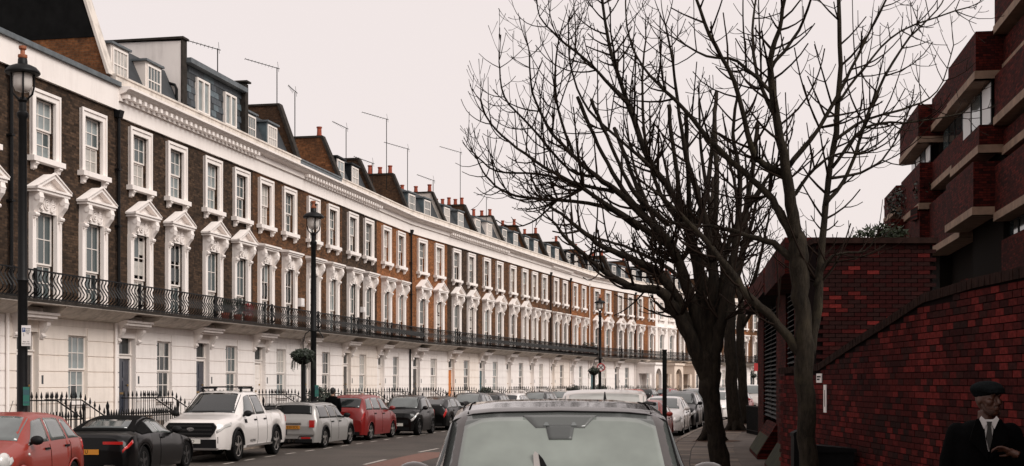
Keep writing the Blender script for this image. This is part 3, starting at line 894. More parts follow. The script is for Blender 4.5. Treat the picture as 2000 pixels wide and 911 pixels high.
# the sliver of a house at the edge of the frame
house(-1, -5.35, 0.45, -3.9, -1.0, 'brick_dark', 'tri', 'plain_grey', 'none', None, 'black_door', 'dark brick house cut off by the edge of the photograph', True, 0, 'iron')
for i, s in enumerate(SPEC):
    house(i, bounds[i], bounds[i + 1], pairs[i][0], pairs[i][1], s[0], s[1], s[2], s[3], s[4], s[5], s[10], s[6], s[7], s[8], s[9] or 'render_weathered', porch=(i == 16), ground=('stucco_warm', 'stucco', 'stucco', 'stucco_cool', 'stucco', 'stucco_warm', 'stucco', 'stucco', 'stucco_warm', 'stucco_cool', 'stucco', 'stucco', 'stucco_warm', 'stucco_cool', 'stucco', 'stucco', 'stucco')[i])
# beyond the last measured house: a stuccoed house and the far end of the crescent
d = bounds[-1]
far = [('stucco', 'flat', 'white stuccoed house behind the street tree, after the last orange brick one', 'stucco_cream'),
       ('brick_umber', 'flat', 'cream-fronted brown house with an arched porch, half hidden by the trunk', 'stucco_cream'),
       ('brick_orange', 'flat', 'orange brick house hidden by the thick trunk', 'stucco'),
       ('brick_umber', 'flat', 'brown house at the far bend, seen between two trunks', 'stucco'),
       ('brick_orange', 'flat', 'orange house at the far bend with a dark balcony', 'stucco'),
       ('brick_umber', 'flat', 'brown house at the far end of the crescent, right of the trunks', 'stucco'),
       ('brick_orange', 'flat', 'last orange house of the crescent before the louvred block', 'stucco'),
       ('brick_umber', 'flat', 'farthest brown house of the crescent, behind the louvred block', 'stucco')]
for k, (bk, pd, lb, gm) in enumerate(far):
    house(20 + k, d, d + 5.9, d + 1.5, d + 4.3, bk, pd, 'mould', 'blue' if k % 2 else 'none', 'sooty', 'grey_door', lb, False, 3, None, ground=gm, upper='stucco' if k == 0 else None, porch=(k < 2))
    d += 5.9

for i, h in enumerate(HOUSES):
    look = 'edge house' if i == 0 else None
    lab = 'black spear-topped railing before the ' + ('house at the photograph\'s edge' if i == 0 else ('%s whole house of the terrace' % _ord[i - 1] if i <= 17 else ['stuccoed house', 'cream-fronted porch house', 'house hidden by the thick trunk', 'far house between trunks', 'far house with dark balcony', 'far house right of trunks', 'last orange house', 'farthest brown house'][i - 18]))
    area_railing(i, 0.0, h['W'], h['dx'] - 0.66, h['dx'] + 0.66, (h['p0'].x, h['p0'].y, 0), h['rz'], i <= 9, lab)

# aerials on the roofs: column, pixel height of the tip, depth behind the facade
def aerial(u, vtip, vbase, back, label, boom=1.4):
    c = chain(u + back * 40)
    Y = facade_at(c).y + 0.3
    top, bot = px(u, vtip, Y), px(u, vbase, Y)
    rt = empty('tv_aerial', (bot.x, bot.y, bot.z), 0.3, label, 'aerial', 'aerials on the terrace roofs')
    h = top.z - bot.z
    MB().tube([(0, 0, -0.6), (0, 0, h)], 0.022, 5).build('mast', 'iron_matt', rt)
    m = MB().tube([(-boom, 0.0, h + 0.28), (0.12, 0, h - 0.06)], 0.016, 4)
    for k in range(9):
        t = k / 9; x = lerp(-boom, -0.05, t); z = lerp(h + 0.28, h - 0.04, t)
        m.tube([(x, -0.16 - 0.1 * t, z), (x, 0.16 + 0.1 * t, z)], 0.008, 4)
    m.tube([(0.05, -0.22, h - 0.25), (0.05, 0.22, h + 0.3)], 0.008, 4)
    m.build('antenna', 'iron_matt', rt)
for a in [(425, 95, 160, 1.2, 'many-armed tv aerial above the slate-hung storey'), (541, 132, 215, 1.2, 'tilted tv aerial above the lead-blue dormers'), (576, 180, 280, 1.0, 'thin straight mast rising above the sooty gable', 0.3),
          (676, 250, 310, 1.0, 'leaning tv aerial above the black box dormers', 0.7), (755, 232, 350, 1.0, 'tall tv aerial above the brown brick stack with its boom pointing left'), (796, 290, 385, 1.0, 'tv aerial on the pots stack before the first bend'),
          (899, 297, 400, 1.0, 'tall tv aerial above the orange-doored house'), (846, 352, 372, 0.6, 'short tv aerial on the white raking gable', 1.0), (950, 385, 420, 0.6, 'small tv aerial near the four red pots', 0.9),
          (1040, 430, 480, 0.6, 'tv aerial above the grey stack with three red pots', 0.9), (727, 318, 360, 0.8, 'low tv aerial in front of the tall mast', 1.0)]:
    aerial(*a)

# small things on the balconies
def leaf_cluster(mb, c, r, n, size, sq=(1, 1, 1)):
    for _ in range(n):
        d = Vector((random.gauss(0, 1), random.gauss(0, 1), random.gauss(0, 1))).normalized() * r * random.random() ** 0.4
        p = Vector(c) + Vector((d.x * sq[0], d.y * sq[1], d.z * sq[2]))
        a = Vector((random.gauss(0, 1), random.gauss(0, 1), random.gauss(0, 1))).normalized(); b = a.orthogonal().normalized()
        s = size * random.uniform(0.6, 1.4)
        mb.quad(p - a * s, p + b * s * 0.5, p + a * s, p - b * s * 0.5)
def facade_point(u, y, z):
    p = facade_at(chain(u)); h = [h for h in HOUSES if h['d0'] <= chain(u) <= h['d1']][0]
    nrm = Vector((-math.sin(h['rz']), math.cos(h['rz'])))
    q = p + nrm * y
    return Vector((q.x, q.y, z)), h['rz']
for u, r, lab in ((415, 0.30, 'leafy potted plant on the balcony under the slate-hung storey'), (440, 0.36, 'larger potted shrub in the corner of the slate-hung house\'s balcony'), (462, 0.26, 'reddish potted plant on the dark balcony'), (1133, 0.30, 'clipped ball topiary on the balcony beside the white drainpipe, nearer one'), (1146, 0.30, 'clipped ball topiary on the balcony beside the white drainpipe, farther one')):
    loc, rz = facade_point(u, -0.5, 4.33)
    rt = empty('potted_plant', loc, rz, lab, 'plant', 'plants on the balconies')
    MB().lathe([(0.11, 0), (0.16, 0.28), (0.17, 0.30), (0.12, 0.30)], 10).build('pot', 'terracotta_dark', rt)
    m = MB(); leaf_cluster(m, (0, 0, 0.30 + r * 0.9 + (0.35 if u > 1000 else 0)), r, 260, 0.05); m.tube([(0, 0, 0.25), (0, 0, 0.8)], 0.02, 5)
    tag(m.build('foliage', 'flower_red' if u == 462 else 'leaf_dark', rt), kind=None)
for u, z, sz in ((584, 5.55, 0.20), (705, 5.7, 0.15)):
    loc, rz = facade_point(u, -0.06, z)
    tag(MB().box(-sz, sz, -0.12, 0.05, -sz * 0.9, sz * 0.9).box(-sz * 0.8, sz * 0.8, -0.135, -0.12, -sz * 0.7, sz * 0.7).build('alarm_box', 'sign_white', None, loc=loc, rot=(0, 0, rz)), 'white box fixed to the brickwork between windows, ' + ('larger one near the lamp' if u == 584 else 'smaller one'), 'wall box')
# shrubs in the front areas
for u, r, lab in ((560, 0.75, 'dark evergreen bush behind the railings beside the nearer hanging basket'), (905, 0.65, 'dark bush behind the railings of the orange-doored house'), (1085, 0.8, 'rounded dark bush behind the railings, below the topiary balcony'), (1138, 0.9, 'clipped dark bush behind the railings near the distant lamp')):
    loc, rz = facade_point(u, -1.5, 0.125)
    rt = empty('bush', loc, rz, lab, 'bush', 'bushes behind the railings')
    MB().tube([(0, 0, 0), (0, 0, 1.0)], 0.04, 6).build('stem', 'timber_stain', rt)
    m = MB(); leaf_cluster(m, (0, 0, 1.15), r, 900, 0.075, (1, 0.8, 0.75)); m.build('foliage', 'leaf_dark', rt)
# ------------------------------------------------------------------ red brick wall beside the pavement
RB = [(0.022, 0.0042, 0.0040), (0.044, 0.0064, 0.0058), (0.068, 0.0090, 0.0080), (0.108, 0.0135, 0.0118), (0.018, 0.0065, 0.0058), (0.028, 0.0078, 0.0068)]
for i, c in enumerate(RB): plain('red_brick_%d' % i, c, 0.9, spec=0.08, var=0.3, scale=25, bump=0.2)
plain('wall_mortar', (0.007, 0.004, 0.004), 0.95, spec=0.05)
plain('old_coping', (0.020, 0.010, 0.008), 0.95, spec=0.08, var=0.4, scale=9)
plain('moss', (0.020, 0.022, 0.007), 0.95, var=0.6, scale=4, bump=0.4)
plain('louvre_grey', (0.016, 0.017, 0.018), 0.6, spec=0.2, var=0.2, scale=5)
plain('dark_metal', (0.005, 0.005, 0.0055), 0.6, spec=0.15)

WX = 4.70                     # street face of the wall
def wall_top(y): return interp([(8, 3.12), (13.5, 3.11), (15.2, 3.06), (16.6, 2.86), (18.4, 2.62), (20.4, 2.33), (23.5, 2.30)], y)
rw = empty('brick_wall', (WX, 8.0, 0.125), 0, 'dark red brick wall with curved ramped coping behind the man in the cap', 'wall')
def wl_(mb): return mb.xf(Matrix.Translation((-WX, -8.0, -0.125)))
core = MB()
ys = [8 + 0.5 * i for i in range(32)]
core.prism([(8.0, 0.0)] + [(y, wall_top(y) - 0.02) for y in ys if y <= 23.4] + [(23.4, 0.0)], 'x', WX + 0.012, WX + 0.24)
wl_(core).build('mortar_core', 'wall_mortar', rw)
bw, bh = 0.225, 0.075
weights = [0, 1, 1, 1, 2, 2, 2, 5, 5, 1, 3, 0]
bricks = []
zc = 0.14; r_ = 0
while zc < 3.1:
    y = 8.0 + (bw / 2 if r_ % 2 else 0)
    while y < 23.3:
        if zc + bh < wall_top(y + 0.11) - 0.10:
            bricks.append((y, zc))
        y += bw
    zc += bh; r_ += 1
def in_view(y, z):
    u = 1000 + WX * F_PX / y; v = HOR - (z - CAM_H) * F_PX / y
    return u < 1998 and v < 911
vis = sorted([b for b in bricks if in_view(b[0] + 0.1, b[1])], key=lambda b: b[0])[:300]
vis_set = set(vis)
bme = [MB().box(0.0, 0.10, 0.005, bw - 0.005, 0.005, bh - 0.005).mesh('brick', 'red_brick_%d' % i) for i in range(6)]
import_noise = __import__('mathutils').noise
def shade(y, z):
    n = import_noise.noise(Vector((y * 0.9, z * 1.1, 3.3)))
    return max(0, min(5, random.choice(weights) if random.random() < 0.72 else (3 if n > 0.15 else (4 if n < -0.3 else 1))))
rest = [MB() for _ in range(6)]
for (y, z) in bricks:
    k = shade(y, z); jx = random.uniform(-0.004, 0.003)
    if (y, z) in vis_set:
        put('brick', bme[k], rw, (jx, y - 8.0, z - 0.125))
    else:
        rest[k].box(WX + jx, WX + 0.10, y + 0.005, y + bw - 0.005, z + 0.005, z + bh - 0.005)
allr = MB(); slot = []
for k, m in enumerate(rest):
    i0 = len(allr.v); allr.v += m.v; allr.f += [tuple(j + i0 for j in f) for f in m.f]; slot += [k] * len(m.f)
wl_(allr)
me = allr.mesh('brickwork', ['red_brick_%d' % i for i in range(6)])
me.polygons.foreach_set('material_index', slot)
tag(put('brickwork', me, rw), kind='stuff')
cp = MB(); y = 8.0
while y < 23.3:                                              # brick-on-edge coping
    t = wall_top(y + 0.035); t2 = wall_top(y + 0.075)
    cp.prism([(y + 0.004, t - 0.105), (y + 0.071, t2 - 0.105), (y + 0.071, t2 + 0.0), (y + 0.004, t + 0.0)], 'x', WX - 0.025 + random.uniform(-0.004, 0.004), WX + 0.26)
    y += 0.075
tag(wl_(cp).build('coping', 'old_coping', rw), kind='stuff')

# signs on the wall
def wall_sign(u, v0, v1, wid, label, lines, X=WX - 0.012, name='wall_sign'):
    Y = X * F_PX / (u - 1000.0)
    z0, z1 = px(u, v1, Y).z, px(u, v0, Y).z
    rt = empty(name, (X, Y, (z0 + z1) / 2), -math.pi / 2, label, 'sign')
    h = (z1 - z0) / 2
    MB().box(-wid / 2, wid / 2, -0.006, 0.006, -h, h).build('plate', 'sign_white', rt)
    for x0, x1, z0_, z1_ in lines: MB().box(x0, x1, -0.0085, -0.0062, z0_, z1_).build('print_line', 'print_black', rt)
wall_sign(1600, 730, 748, 0.34, 'small white plate with two dark lines of lettering on the red wall', [(-0.12, 0.12, 0.010, 0.034), (-0.12, 0.05, -0.030, -0.006)])
wall_sign(1611.5, 752, 806, 0.17, 'tall narrow white notice on the red wall beside the tree trunk', [(-0.012, 0.012, -0.12, 0.13)])
wall_sign(1553.5, 733, 748, 0.20, 'smallest white plate on the brickwork left of the tree trunk', [(-0.06, 0.06, 0.005, 0.03), (-0.06, 0.03, -0.035, -0.012)], X=5.05)

# ------------------------------------------------------------------ louvred brick block
lb = empty('louvred_block', (5.4, 23.7, 0.125), 0, 'low dark red brick block with tall louvred bays and mossy sloping plinths', 'building')
def L_(mb): return mb.xf(Matrix.Translation((-5.4, -23.7, -0.125)))
lx = lambda y: 6.2 + 0.13 * (y - 30.0)
TOP = 4.62
m = MB(); m.box(5.42, 7.50, 23.74, 24.6, 0.1, TOP); L_(m).build('end_wall', 'wall_mortar', lb)
bm2 = [MB().box(0.005, bw - 0.005, 0.0, 0.05, 0.005, bh - 0.005).mesh('brick', 'red_brick_%d' % i) for i in range(6)]
zc = 2.32; r_ = 0; cnt = 0
while zc < TOP - 0.12:
    x = 5.42 + (bw / 2 if r_ % 2 else 0)
    while x < 7.40:
        k = random.choice([0, 0, 0, 4, 4, 4, 4, 0, 4, 4, 1, 0, 0, 5, 4, 0, 0, 4, 3, 4, 0, 2])
        put('brick', bm2[k], lb, (x - 5.4, 0.0 + random.uniform(-0.003, 0.002), zc - 0.125)); cnt += 1
        x += bw
    zc += bh; r_ += 1
m = MB(); m.box(5.42, 7.48, 23.70, 23.735, 0.1, 2.31); L_(m).build('lower_brickwork', 'brick_red_far', lb)
m = MB(); m.box(5.36, 7.56, 23.62, 24.6, TOP - 0.10, TOP); L_(m).build('parapet_coping', 'old_coping', lb)
# street side: piers, louvre bays, deep fascia
def face_piece(mb, y0, y1, z0, z1, out, depth):
    a, b = lx(y0), lx(y1)
    mb.v += []
    i = len(mb.v)
    for (x, y) in ((a - out, y0), (b - out, y1), (b + depth, y1), (a + depth, y0)):
        mb.v += [(x, y, z0), (x, y, z1)]
    for k in range(4):
        p, q = 2 * k, 2 * ((k + 1) % 4)
        mb.f.append((i + p, i + q, i + q + 1, i + p + 1))
    mb.f += [(i, i + 2, i + 4, i + 6), (i + 1, i + 7, i + 5, i + 3)]
m = MB(); face_piece(m, 24.62, 42.0, 0.1, TOP - 0.15, -0.5, 1.4); L_(m).build('back_wall', 'brick_red_side', lb)
bays = [(26.6, 30.4), (33.6, 39.0)]
for a_, b_, o_ in ((24.65, 26.6, 0.12), (30.4, 33.6, 0.0), (39.0, 42.0, 0.0)):
    m = MB(); face_piece(m, a_, b_, 0.1, TOP - 0.02, o_, 0.45); L_(m).build('pier', 'brick_red_side', lb)
for y0, y1, zl in ((24.7, 31.0, TOP - 0.55), (31.4, 41.9, TOP - 0.45)):
    m = MB(); face_piece(m, y0, y1, zl, TOP + 0.12, 0.45, 0.6); L_(m).build('fascia', 'brick_red_side', lb)
for bi, (y0, y1) in enumerate(bays):
    zb = 1.95 if bi == 0 else 1.05
    fr = MB(); face_piece(fr, y0 + 0.02, y0 + 0.12, zb, TOP - 0.5, -0.05, 0.4); face_piece(fr, y1 - 0.12, y1 - 0.02, zb, TOP - 0.5, -0.05, 0.4); face_piece(fr, (y0 + y1) / 2 - 0.05, (y0 + y1) / 2 + 0.05, zb, TOP - 0.5, -0.05, 0.4)
    fo = L_(fr).build('louvre_frame', 'dark_metal', lb)
    z = zb + 0.05
    while z < TOP - 0.58:
        s = MB(); face_piece(s, y0 + 0.125, y1 - 0.125, z, z + 0.018, -0.02, 0.20)
        for j in range(len(s.v)):
            x_, y_, z_ = s.v[j]; s.v[j] = (x_, y_, z_ + (x_ - (lx(y_) + 0.02)) * 0.6)
        L_(s).build('louvre_slat', 'louvre_grey', lb)
        z += 0.115
m = MB(); face_piece(m, 26.6, 30.4, 0.1, 1.93, 0.0, 0.3); L_(m).build('dwarf_wall', 'brick_red_side', lb)
for y0, y1 in ((26.2, 30.2), (33.2, 37.2)):                       # sloping plinths
    m = MB(); i = len(m.v)
    for y in (y0, y1):
        m.v += [(lx(y) - 0.50, y, 0.1), (lx(y) + 0.05, y, 0.1), (lx(y) + 0.05, y, 1.0), (lx(y) - 0.02, y, 1.0), (lx(y) - 0.50, y, 0.22)]
    m.f += [(0, 1, 2, 3, 4), (9, 8, 7, 6, 5)] + [(k, 5 + k, 5 + (k + 1) % 5, (k + 1) % 5) for k in range(5)]
    L_(m).build('plinth', 'brick_red_side', lb)
    m = MB()
    for y in (y0 + 0.15, y1 - 0.15):
        m.v += [(lx(y) - 0.503, y, 0.23), (lx(y) - 0.22, y, 0.69), (lx(y) - 0.215, y, 0.685), (lx(y) - 0.49, y, 0.22)]
    m.f += [(0, 4, 5, 1), (1, 5, 6, 2), (0, 3, 7, 4), (2, 6, 7, 3), (0, 1, 2, 3), (7, 6, 5, 4)]
    L_(m).build('moss_patch', 'moss', lb)

# dark post and bin beside the tree, railing further along
rt = empty('bollard', (4.16, 19.4, 0.125), 0.1, 'square black metal bollard beside the trunk by the red wall', 'bollard')
MB().box(-0.075, 0.075, -0.075, 0.075, 0, 1.14).build('shaft', 'dark_metal', rt)
MB().box(-0.085, 0.085, -0.085, 0.085, 1.14, 1.19).prism([(-0.085, 1.19), (0.085, 1.19), (0, 1.23)], 'y', -0.085, 0.085).build('cap', 'dark_metal', rt)
rt = empty('wheeled_bin', (4.33, 18.2, 0.125), 0.05, 'black wheeled bin in the shadow right of the trunk', 'bin')
m = MB(); m.prism([(-0.22, 0.08), (0.22, 0.08), (0.27, 0.98), (-0.27, 0.98)], 'y', -0.28, 0.28); m.build('body', 'dark_metal', rt)
MB().prism([(-0.29, 0.98), (0.29, 0.98), (0.29, 1.03), (-0.29, 1.08)], 'y', -0.32, 0.31).build('lid', 'dark_metal', rt)
for sx in (-0.2, 0.2): MB().lathe([(0.02, -0.03), (0.1, -0.03), (0.1, 0.03), (0.02, 0.03)], 12, axis='x').build('wheel', 'dark_metal', rt, loc=(sx, 0.25, 0.10))
rt = empty('guard_railing', (8.9, 47.5, 0.125), 0, 'low black upright railing on the pavement beyond the louvred block', 'railing')
MB().box(-0.02, 0.02, 0, 3.0, 1.02, 1.06).box(-0.02, 0.02, 0, 3.0, 0.12, 0.15).build('rail', 'iron', rt)
gb = MB().box(-0.014, 0.014, -0.014, 0.014, 0.0, 1.05).mesh('bar', 'iron')
for i in range(22): put('bar', gb, rt, (0, 0.06 + i * 0.137, 0))

# ------------------------------------------------------------------ stepped brick flats above the wall
fl = empty('brick_flats', (14.5, 40.0, 0), 0, 'tall dark red brick flats with stepped bays and pale concrete bands', 'building')
def F_(mb): return mb.xf(Matrix.Translation((-14.5, -40.0, 0)))
long_d = Vector((0.155, 1.0)).normalized(); perp = Vector((-long_d.y, long_d.x))      # perp points to the street
def along(p, d, u):
    k = (u - 1000.0) / F_PX
    t = (k * p.y - p.x) / (d.x - k * d.y)
    return p + d * t
def slab_seg(mb, p, q, z0, z1, out, back):
    """a wall length from p (near) to q (far), proud by out towards the street"""
    i = len(mb.v); d = (q - p).normalized(); nn = Vector((-d.y, d.x))
    for w in (p + nn * out, q + nn * out, q - nn * back, p - nn * back):
        mb.v += [(w.x, w.y, z0), (w.x, w.y, z1)]
    for k in range(4):
        a, b = 2 * k, 2 * ((k + 1) % 4)
        mb.f.append((i + a, i + a + 1, i + b + 1, i + b))
    mb.f += [(i, i + 6, i + 4, i + 2), (i + 1, i + 3, i + 5, i + 7)]
inner = Vector((14.5, 40.0))
near0 = along(inner, long_d, 2080)
bays_ = [(near0, inner)]
p = along(inner, perp, 1909); q = along(p, long_d, 1855); bays_.append((p, q))
p = q - perp * 0.45 + long_d * 0.05; q = along(p, long_d, 1820); bays_.append((p, q))
p = along(q, perp, 1796); q = along(p, long_d, 1760); bays_.append((p, q))
p = along(q - perp * 0.1, perp, 1750); q = along(p, long_d, 1727); bays_.append((p, q))
def z_at(v, w): return CAM_H + (HOR - v) / F_PX * w.y
LEV = [  # (bottom of the concrete band, top of the brick above it) in pixels at the bay's far corner, and how proud it stands
    [(560, 470, -0.2), (433, 326, 0.0), (304, 256, -0.25), (246, 150, 0.0), (143, 78, -0.25), (68, -70, 0.0)],
    [(455, 362, 0.12), (347, 298, -0.05), (218, 135, 0.05)],
    [(500, 400, 0.1), (372, 318, 0.0), (258, 195, 0.0)],
    [(520, 445, 0.0), (440, 357, 0.0), (322, 254, 0.05)],
    [(505, 455, 0.0), (438, 388, 0.0)]]
plain('void_shade', (0.010, 0.008, 0.007), 0.95, spec=0.05)  # near-black colour stands in for shade in the slots and undercroft
plain('blind_white', (0.62, 0.62, 0.62), 0.6)
plain('flat_window_blue', (0.06, 0.085, 0.10), 0.15)
for bi, (p, q) in enumerate(bays_):
    m = MB(); slab_seg(m, p, q, 0.0, z_at(LEV[bi][-1][1], q) - 0.3, -0.75, 9); F_(m).build('core', 'void_shade', fl)
    # brick spandrels, concrete bands
    levels = [(z_at(a_, q), z_at(b_, q), o_) for a_, b_, o_ in LEV[bi]]
    for z0, z1, out in levels:
        m = MB(); slab_seg(m, p, q, z0 + 0.24, z1, out, 0.6); F_(m).build('spandrel', 'brick_red_side', fl)
        m = MB(); slab_seg(m, p - long_d * 0.03, q + long_d * 0.02, z0, z0 + 0.24, out + 0.04, 0.6); F_(m).build('concrete_band', 'concrete', fl)
    # camera-facing return wall
    e = p - perp * 0.0
    for z0, z1, out in levels:
        m = MB(); a = p + perp * out; b = p - perp * 6.0
        dd = -long_d
        i = len(m.v)
        for w in (a, b, b + long_d * 0.3, a + long_d * 0.3): m.v += [(w.x - dd.x * -0.012, w.y - 0.012, z0 + 0.24), (w.x, w.y - 0.012, z1)]
        for k in range(4):
            s_, t_ = 2 * k, 2 * ((k + 1) % 4); m.f.append((i + s_, i + t_, i + t_ + 1, i + s_ + 1))
        m.f += [(i, i + 2, i + 4, i + 6), (i + 1, i + 7, i + 5, i + 3)]
        F_(m).build('return_wall', 'brick_red_far', fl)
        m2 = MB(); i = 0
        for w in (a + perp * 0.035, b, b + long_d * 0.3, a + perp * 0.035 + long_d * 0.3): m2.v += [(w.x, w.y - 0.04, z0), (w.x, w.y - 0.04, z0 + 0.24)]
        for k in range(4):
            s_, t_ = 2 * k, 2 * ((k + 1) % 4); m2.f.append((s_, t_, t_ + 1, s_ + 1))
        m2.f += [(0, 2, 4, 6), (1, 7, 5, 3)]
        F_(m2).build('return_band', 'concrete', fl)
    # windows in the slots between the spandrels
    for (z0, z1, o0), (z2, z3, o1) in zip(levels, levels[1:]):
        if z2 - z1 < 0.35: continue
        L = (q - p).length; n = max(1, int(L / 1.3))
        for k in range(n):
            a = p + long_d * (L * (k + 0.06) / n); b = p + long_d * (L * (k + 0.94) / n)
            mt = 'blind_white' if (bi in (1, 3) and k in (0, 2) and z1 > 7) else random.choice(['flat_window_blue', 'pane_dark', 'pane_mid'])
            m = MB(); slab_seg(m, a, b, z1 + 0.04, z2 - 0.02, -0.42, 0.44); w = F_(m).build('window', 'dark_metal', fl)
            m = MB(); slab_seg(m, a + long_d * 0.07, b - long_d * 0.07, z1 + 0.10, z2 - 0.08, -0.405, 0.43); F_(m).build('pane', mt, w)
p = along(inner - perp * 1.0, long_d, 1940); q = along(inner - perp * 1.0, long_d, 1886)
m = MB(); slab_seg(m, p, q, z_at(150, q), z_at(57, p), 0, 2.0); F_(m).build('plant_room', 'timber_stain', fl)
# undercroft wall and steps behind the ramped wall
m = MB(); m.box(9.2, 12.0, 27.0, 27.3, 0.1, 4.15); F_(m).build('terrace_wall', 'brick_red_far', fl)
# planting along the flats' terraces
for (u, v, Y, rx, rz_, n, lab) in ((1790, 395, 56, 1.3, 0.8, 900, 'dark trailing planting on the terrace of the brick flats'), (1832, 372, 52, 1.0, 0.7, 700, 'dark shrub spilling over the flats\' balcony under the window strip'), (1722, 462, 46, 1.0, 0.45, 700, 'low green bush above the louvred block\'s roof edge')):
    c = px(u, v, Y)
    rt = empty('shrub', (c.x, c.y, c.z - rz_), 0, lab, 'shrub', 'planting on the flats')
    m = MB(); leaf_cluster(m, (0, 0, rz_), 1.0, n, 0.09, (rx, rx * 0.8, rz_)); m.build('foliage', 'leaf_green' if v > 450 else 'leaf_dark', rt)
    m = MB().tube([(0, 0, 0), (0.05, 0, rz_)], 0.05, 5); m.build('stem', 'timber_stain', rt)
    MB().box(-rx * 0.9, rx * 0.9, -0.3, 0.6, -0.45, 0.05).build('planter', 'brick_red_far', rt)
# ------------------------------------------------------------------ street lamps, posts, baskets, signs
plain('globe_glass', (0.62, 0.58, 0.54), 0.15, spec=0.5)
def street_lamp(loc, H, label, sign=None, near=True):
    rt = empty('street_lamp', loc, 0.0, label, 'street lamp', 'black street lamps')
    prof = [(0.20, 0), (0.20, 0.10), (0.165, 0.13), (0.16, 0.75), (0.185, 0.80), (0.185, 0.86), (0.15, 0.92), (0.14, 1.10), (0.105, 1.20), (0.10, H * 0.45), (0.13, H * 0.45 + 0.05), (0.10, H * 0.45 + 0.12), (0.085, H - 1.45), (0.12, H - 1.40), (0.12, H - 1.32), (0.08, H - 1.28), (0.075, H - 1.10), (0.11, H - 1.05), (0.06, H - 0.98)]
    MB().lathe(prof, 14).build('post', 'iron', rt, smooth=True, angle=35)
    MB().lathe([(0.19, 0.55), (0.192, 0.57), (0.192, 0.62), (0.19, 0.64)], 14).build('band', 'wood_brown', rt)
    m = MB()
    for k in range(4):
        a = k * math.pi / 2 + 0.4
        c, s = math.cos(a), math.sin(a)
        m.tube([(0.06 * c, 0.06 * s, H - 1.05), (0.20 * c, 0.20 * s, H - 0.90), (0.23 * c, 0.23 * s, H - 0.75), (0.23 * c, 0.23 * s, H - 0.45)], 0.022, 5)
    m.build('bracket', 'iron', rt)
    MB().lathe([(0.04, H - 0.88), (0.15, H - 0.84), (0.195, H - 0.74), (0.20, H - 0.62), (0.19, H - 0.46)], 14).build('globe', 'globe_glass', rt, smooth=True, angle=60)
    MB().lathe([(0.355, H - 0.48), (0.37, H - 0.455), (0.36, H - 0.42), (0.29, H - 0.34), (0.18, H - 0.29), (0.105, H - 0.27), (0.095, H - 0.15), (0.07, H - 0.13)], 18).build('hood', 'iron', rt, smooth=True, angle=50)
    MB().lathe([(0.09, H - 0.14), (0.10, H - 0.12), (0.10, H - 0.07), (0.05, H - 0.05), (0.048, H + 0.03), (0.08, H + 0.06), (0.085, H + 0.12), (0.04, H + 0.13)], 12).build('finial', 'copper_paint', rt, smooth=True, angle=40)
    return rt
lamp_a = street_lamp((-10.55, 28.7, 0.125), 9.05, 'tall black street lamp with copper-coloured top at the near end of the terrace')
lamp_b = street_lamp((-6.95, 46.6, 0.125), 8.15, 'black street lamp with copper-coloured top beside the nearer hanging basket')
lamp_c = street_lamp((5.95, 90.0, 0.125), 7.75, 'distant black street lamp carrying a round red-ringed sign')
# parking sign and green tag on the near lamp
ps = empty('parking_sign', (-10.42, 28.56, 3.05), 0.0, 'white parking sign with a blue P panel on the near lamp post', 'sign')
MB().box(-0.10, 0.10, -0.012, 0.0, -0.22, 0.22).build('plate', 'sign_white', ps)
MB().box(-0.085, -0.02, -0.016, -0.013, 0.08, 0.17).build('blue_panel', 'sign_blue', ps)
text('lettering', 'P', 0.08, 'sign_white', ps, (-0.052, -0.019, 0.125), (math.pi / 2, 0, 0))
for i, t in enumerate(('Resident', 'permit', 'holders', 'only')): text('lettering', t, 0.034, 'print_black', ps, (0.035, -0.015, 0.15 - i * 0.035), (math.pi / 2, 0, 0))
text('lettering', 'Mon - Fri', 0.036, 'print_black', ps, (0, -0.015, -0.13), (math.pi / 2, 0, 0))
text('lettering', '8.30am-6.30pm', 0.028, 'print_black', ps, (0, -0.015, -0.175), (math.pi / 2, 0, 0))
text('lettering', '|', 0.08, 'print_black', ps, (-0.05, -0.015, 0.03), (math.pi / 2, 0, 0))
for lp, lab, (dx, dy) in ((lamp_a, 'small green notice strapped to the near lamp post', (0.14, -0.17)), (lamp_b, 'small green notice strapped to the lamp post by the basket', (0.14, -0.17))):
    gs = empty('notice', (lp.location.x + dx, lp.location.y + dy, 1.75), 0.3, lab, 'notice')
    MB().box(-0.065, 0.065, -0.005, 0.005, -0.20, 0.20).build('plate', 'sign_green', gs)
    MB().box(-0.06, 0.06, -0.008, -0.0055, 0.03, 0.14).box(-0.05, 0.05, -0.008, -0.0055, -0.15, -0.11).build('print', 'teal_door', gs)
# round sign on the distant lamp
rs = empty('round_sign', (6.0, 89.8, 3.05), 0, 'round white sign with red ring and bar on the distant lamp', 'sign')
MB().lathe([(0.05, 0.02), (0.26, 0.02), (0.26, 0.0), (0.05, 0.0)], 20, axis='y').build('disc', 'sign_white', rs)
m = MB(); m.tube([(0.25 * math.cos(a * math.pi / 10), -0.012, 0.25 * math.sin(a * math.pi / 10)) for a in range(21)], 0.035, 5, cap=False); m.build('ring', 'sign_red', rs)
m = MB().prism([(-0.16, 0.19), (-0.19, 0.16), (0.16, -0.19), (0.19, -0.16)], 'y', -0.02, -0.008).prism([(0.16, 0.19), (0.19, 0.16), (-0.16, -0.19), (-0.19, -0.16)], 'y', -0.0225, -0.0205); m.build('bar', 'print_black', rs)

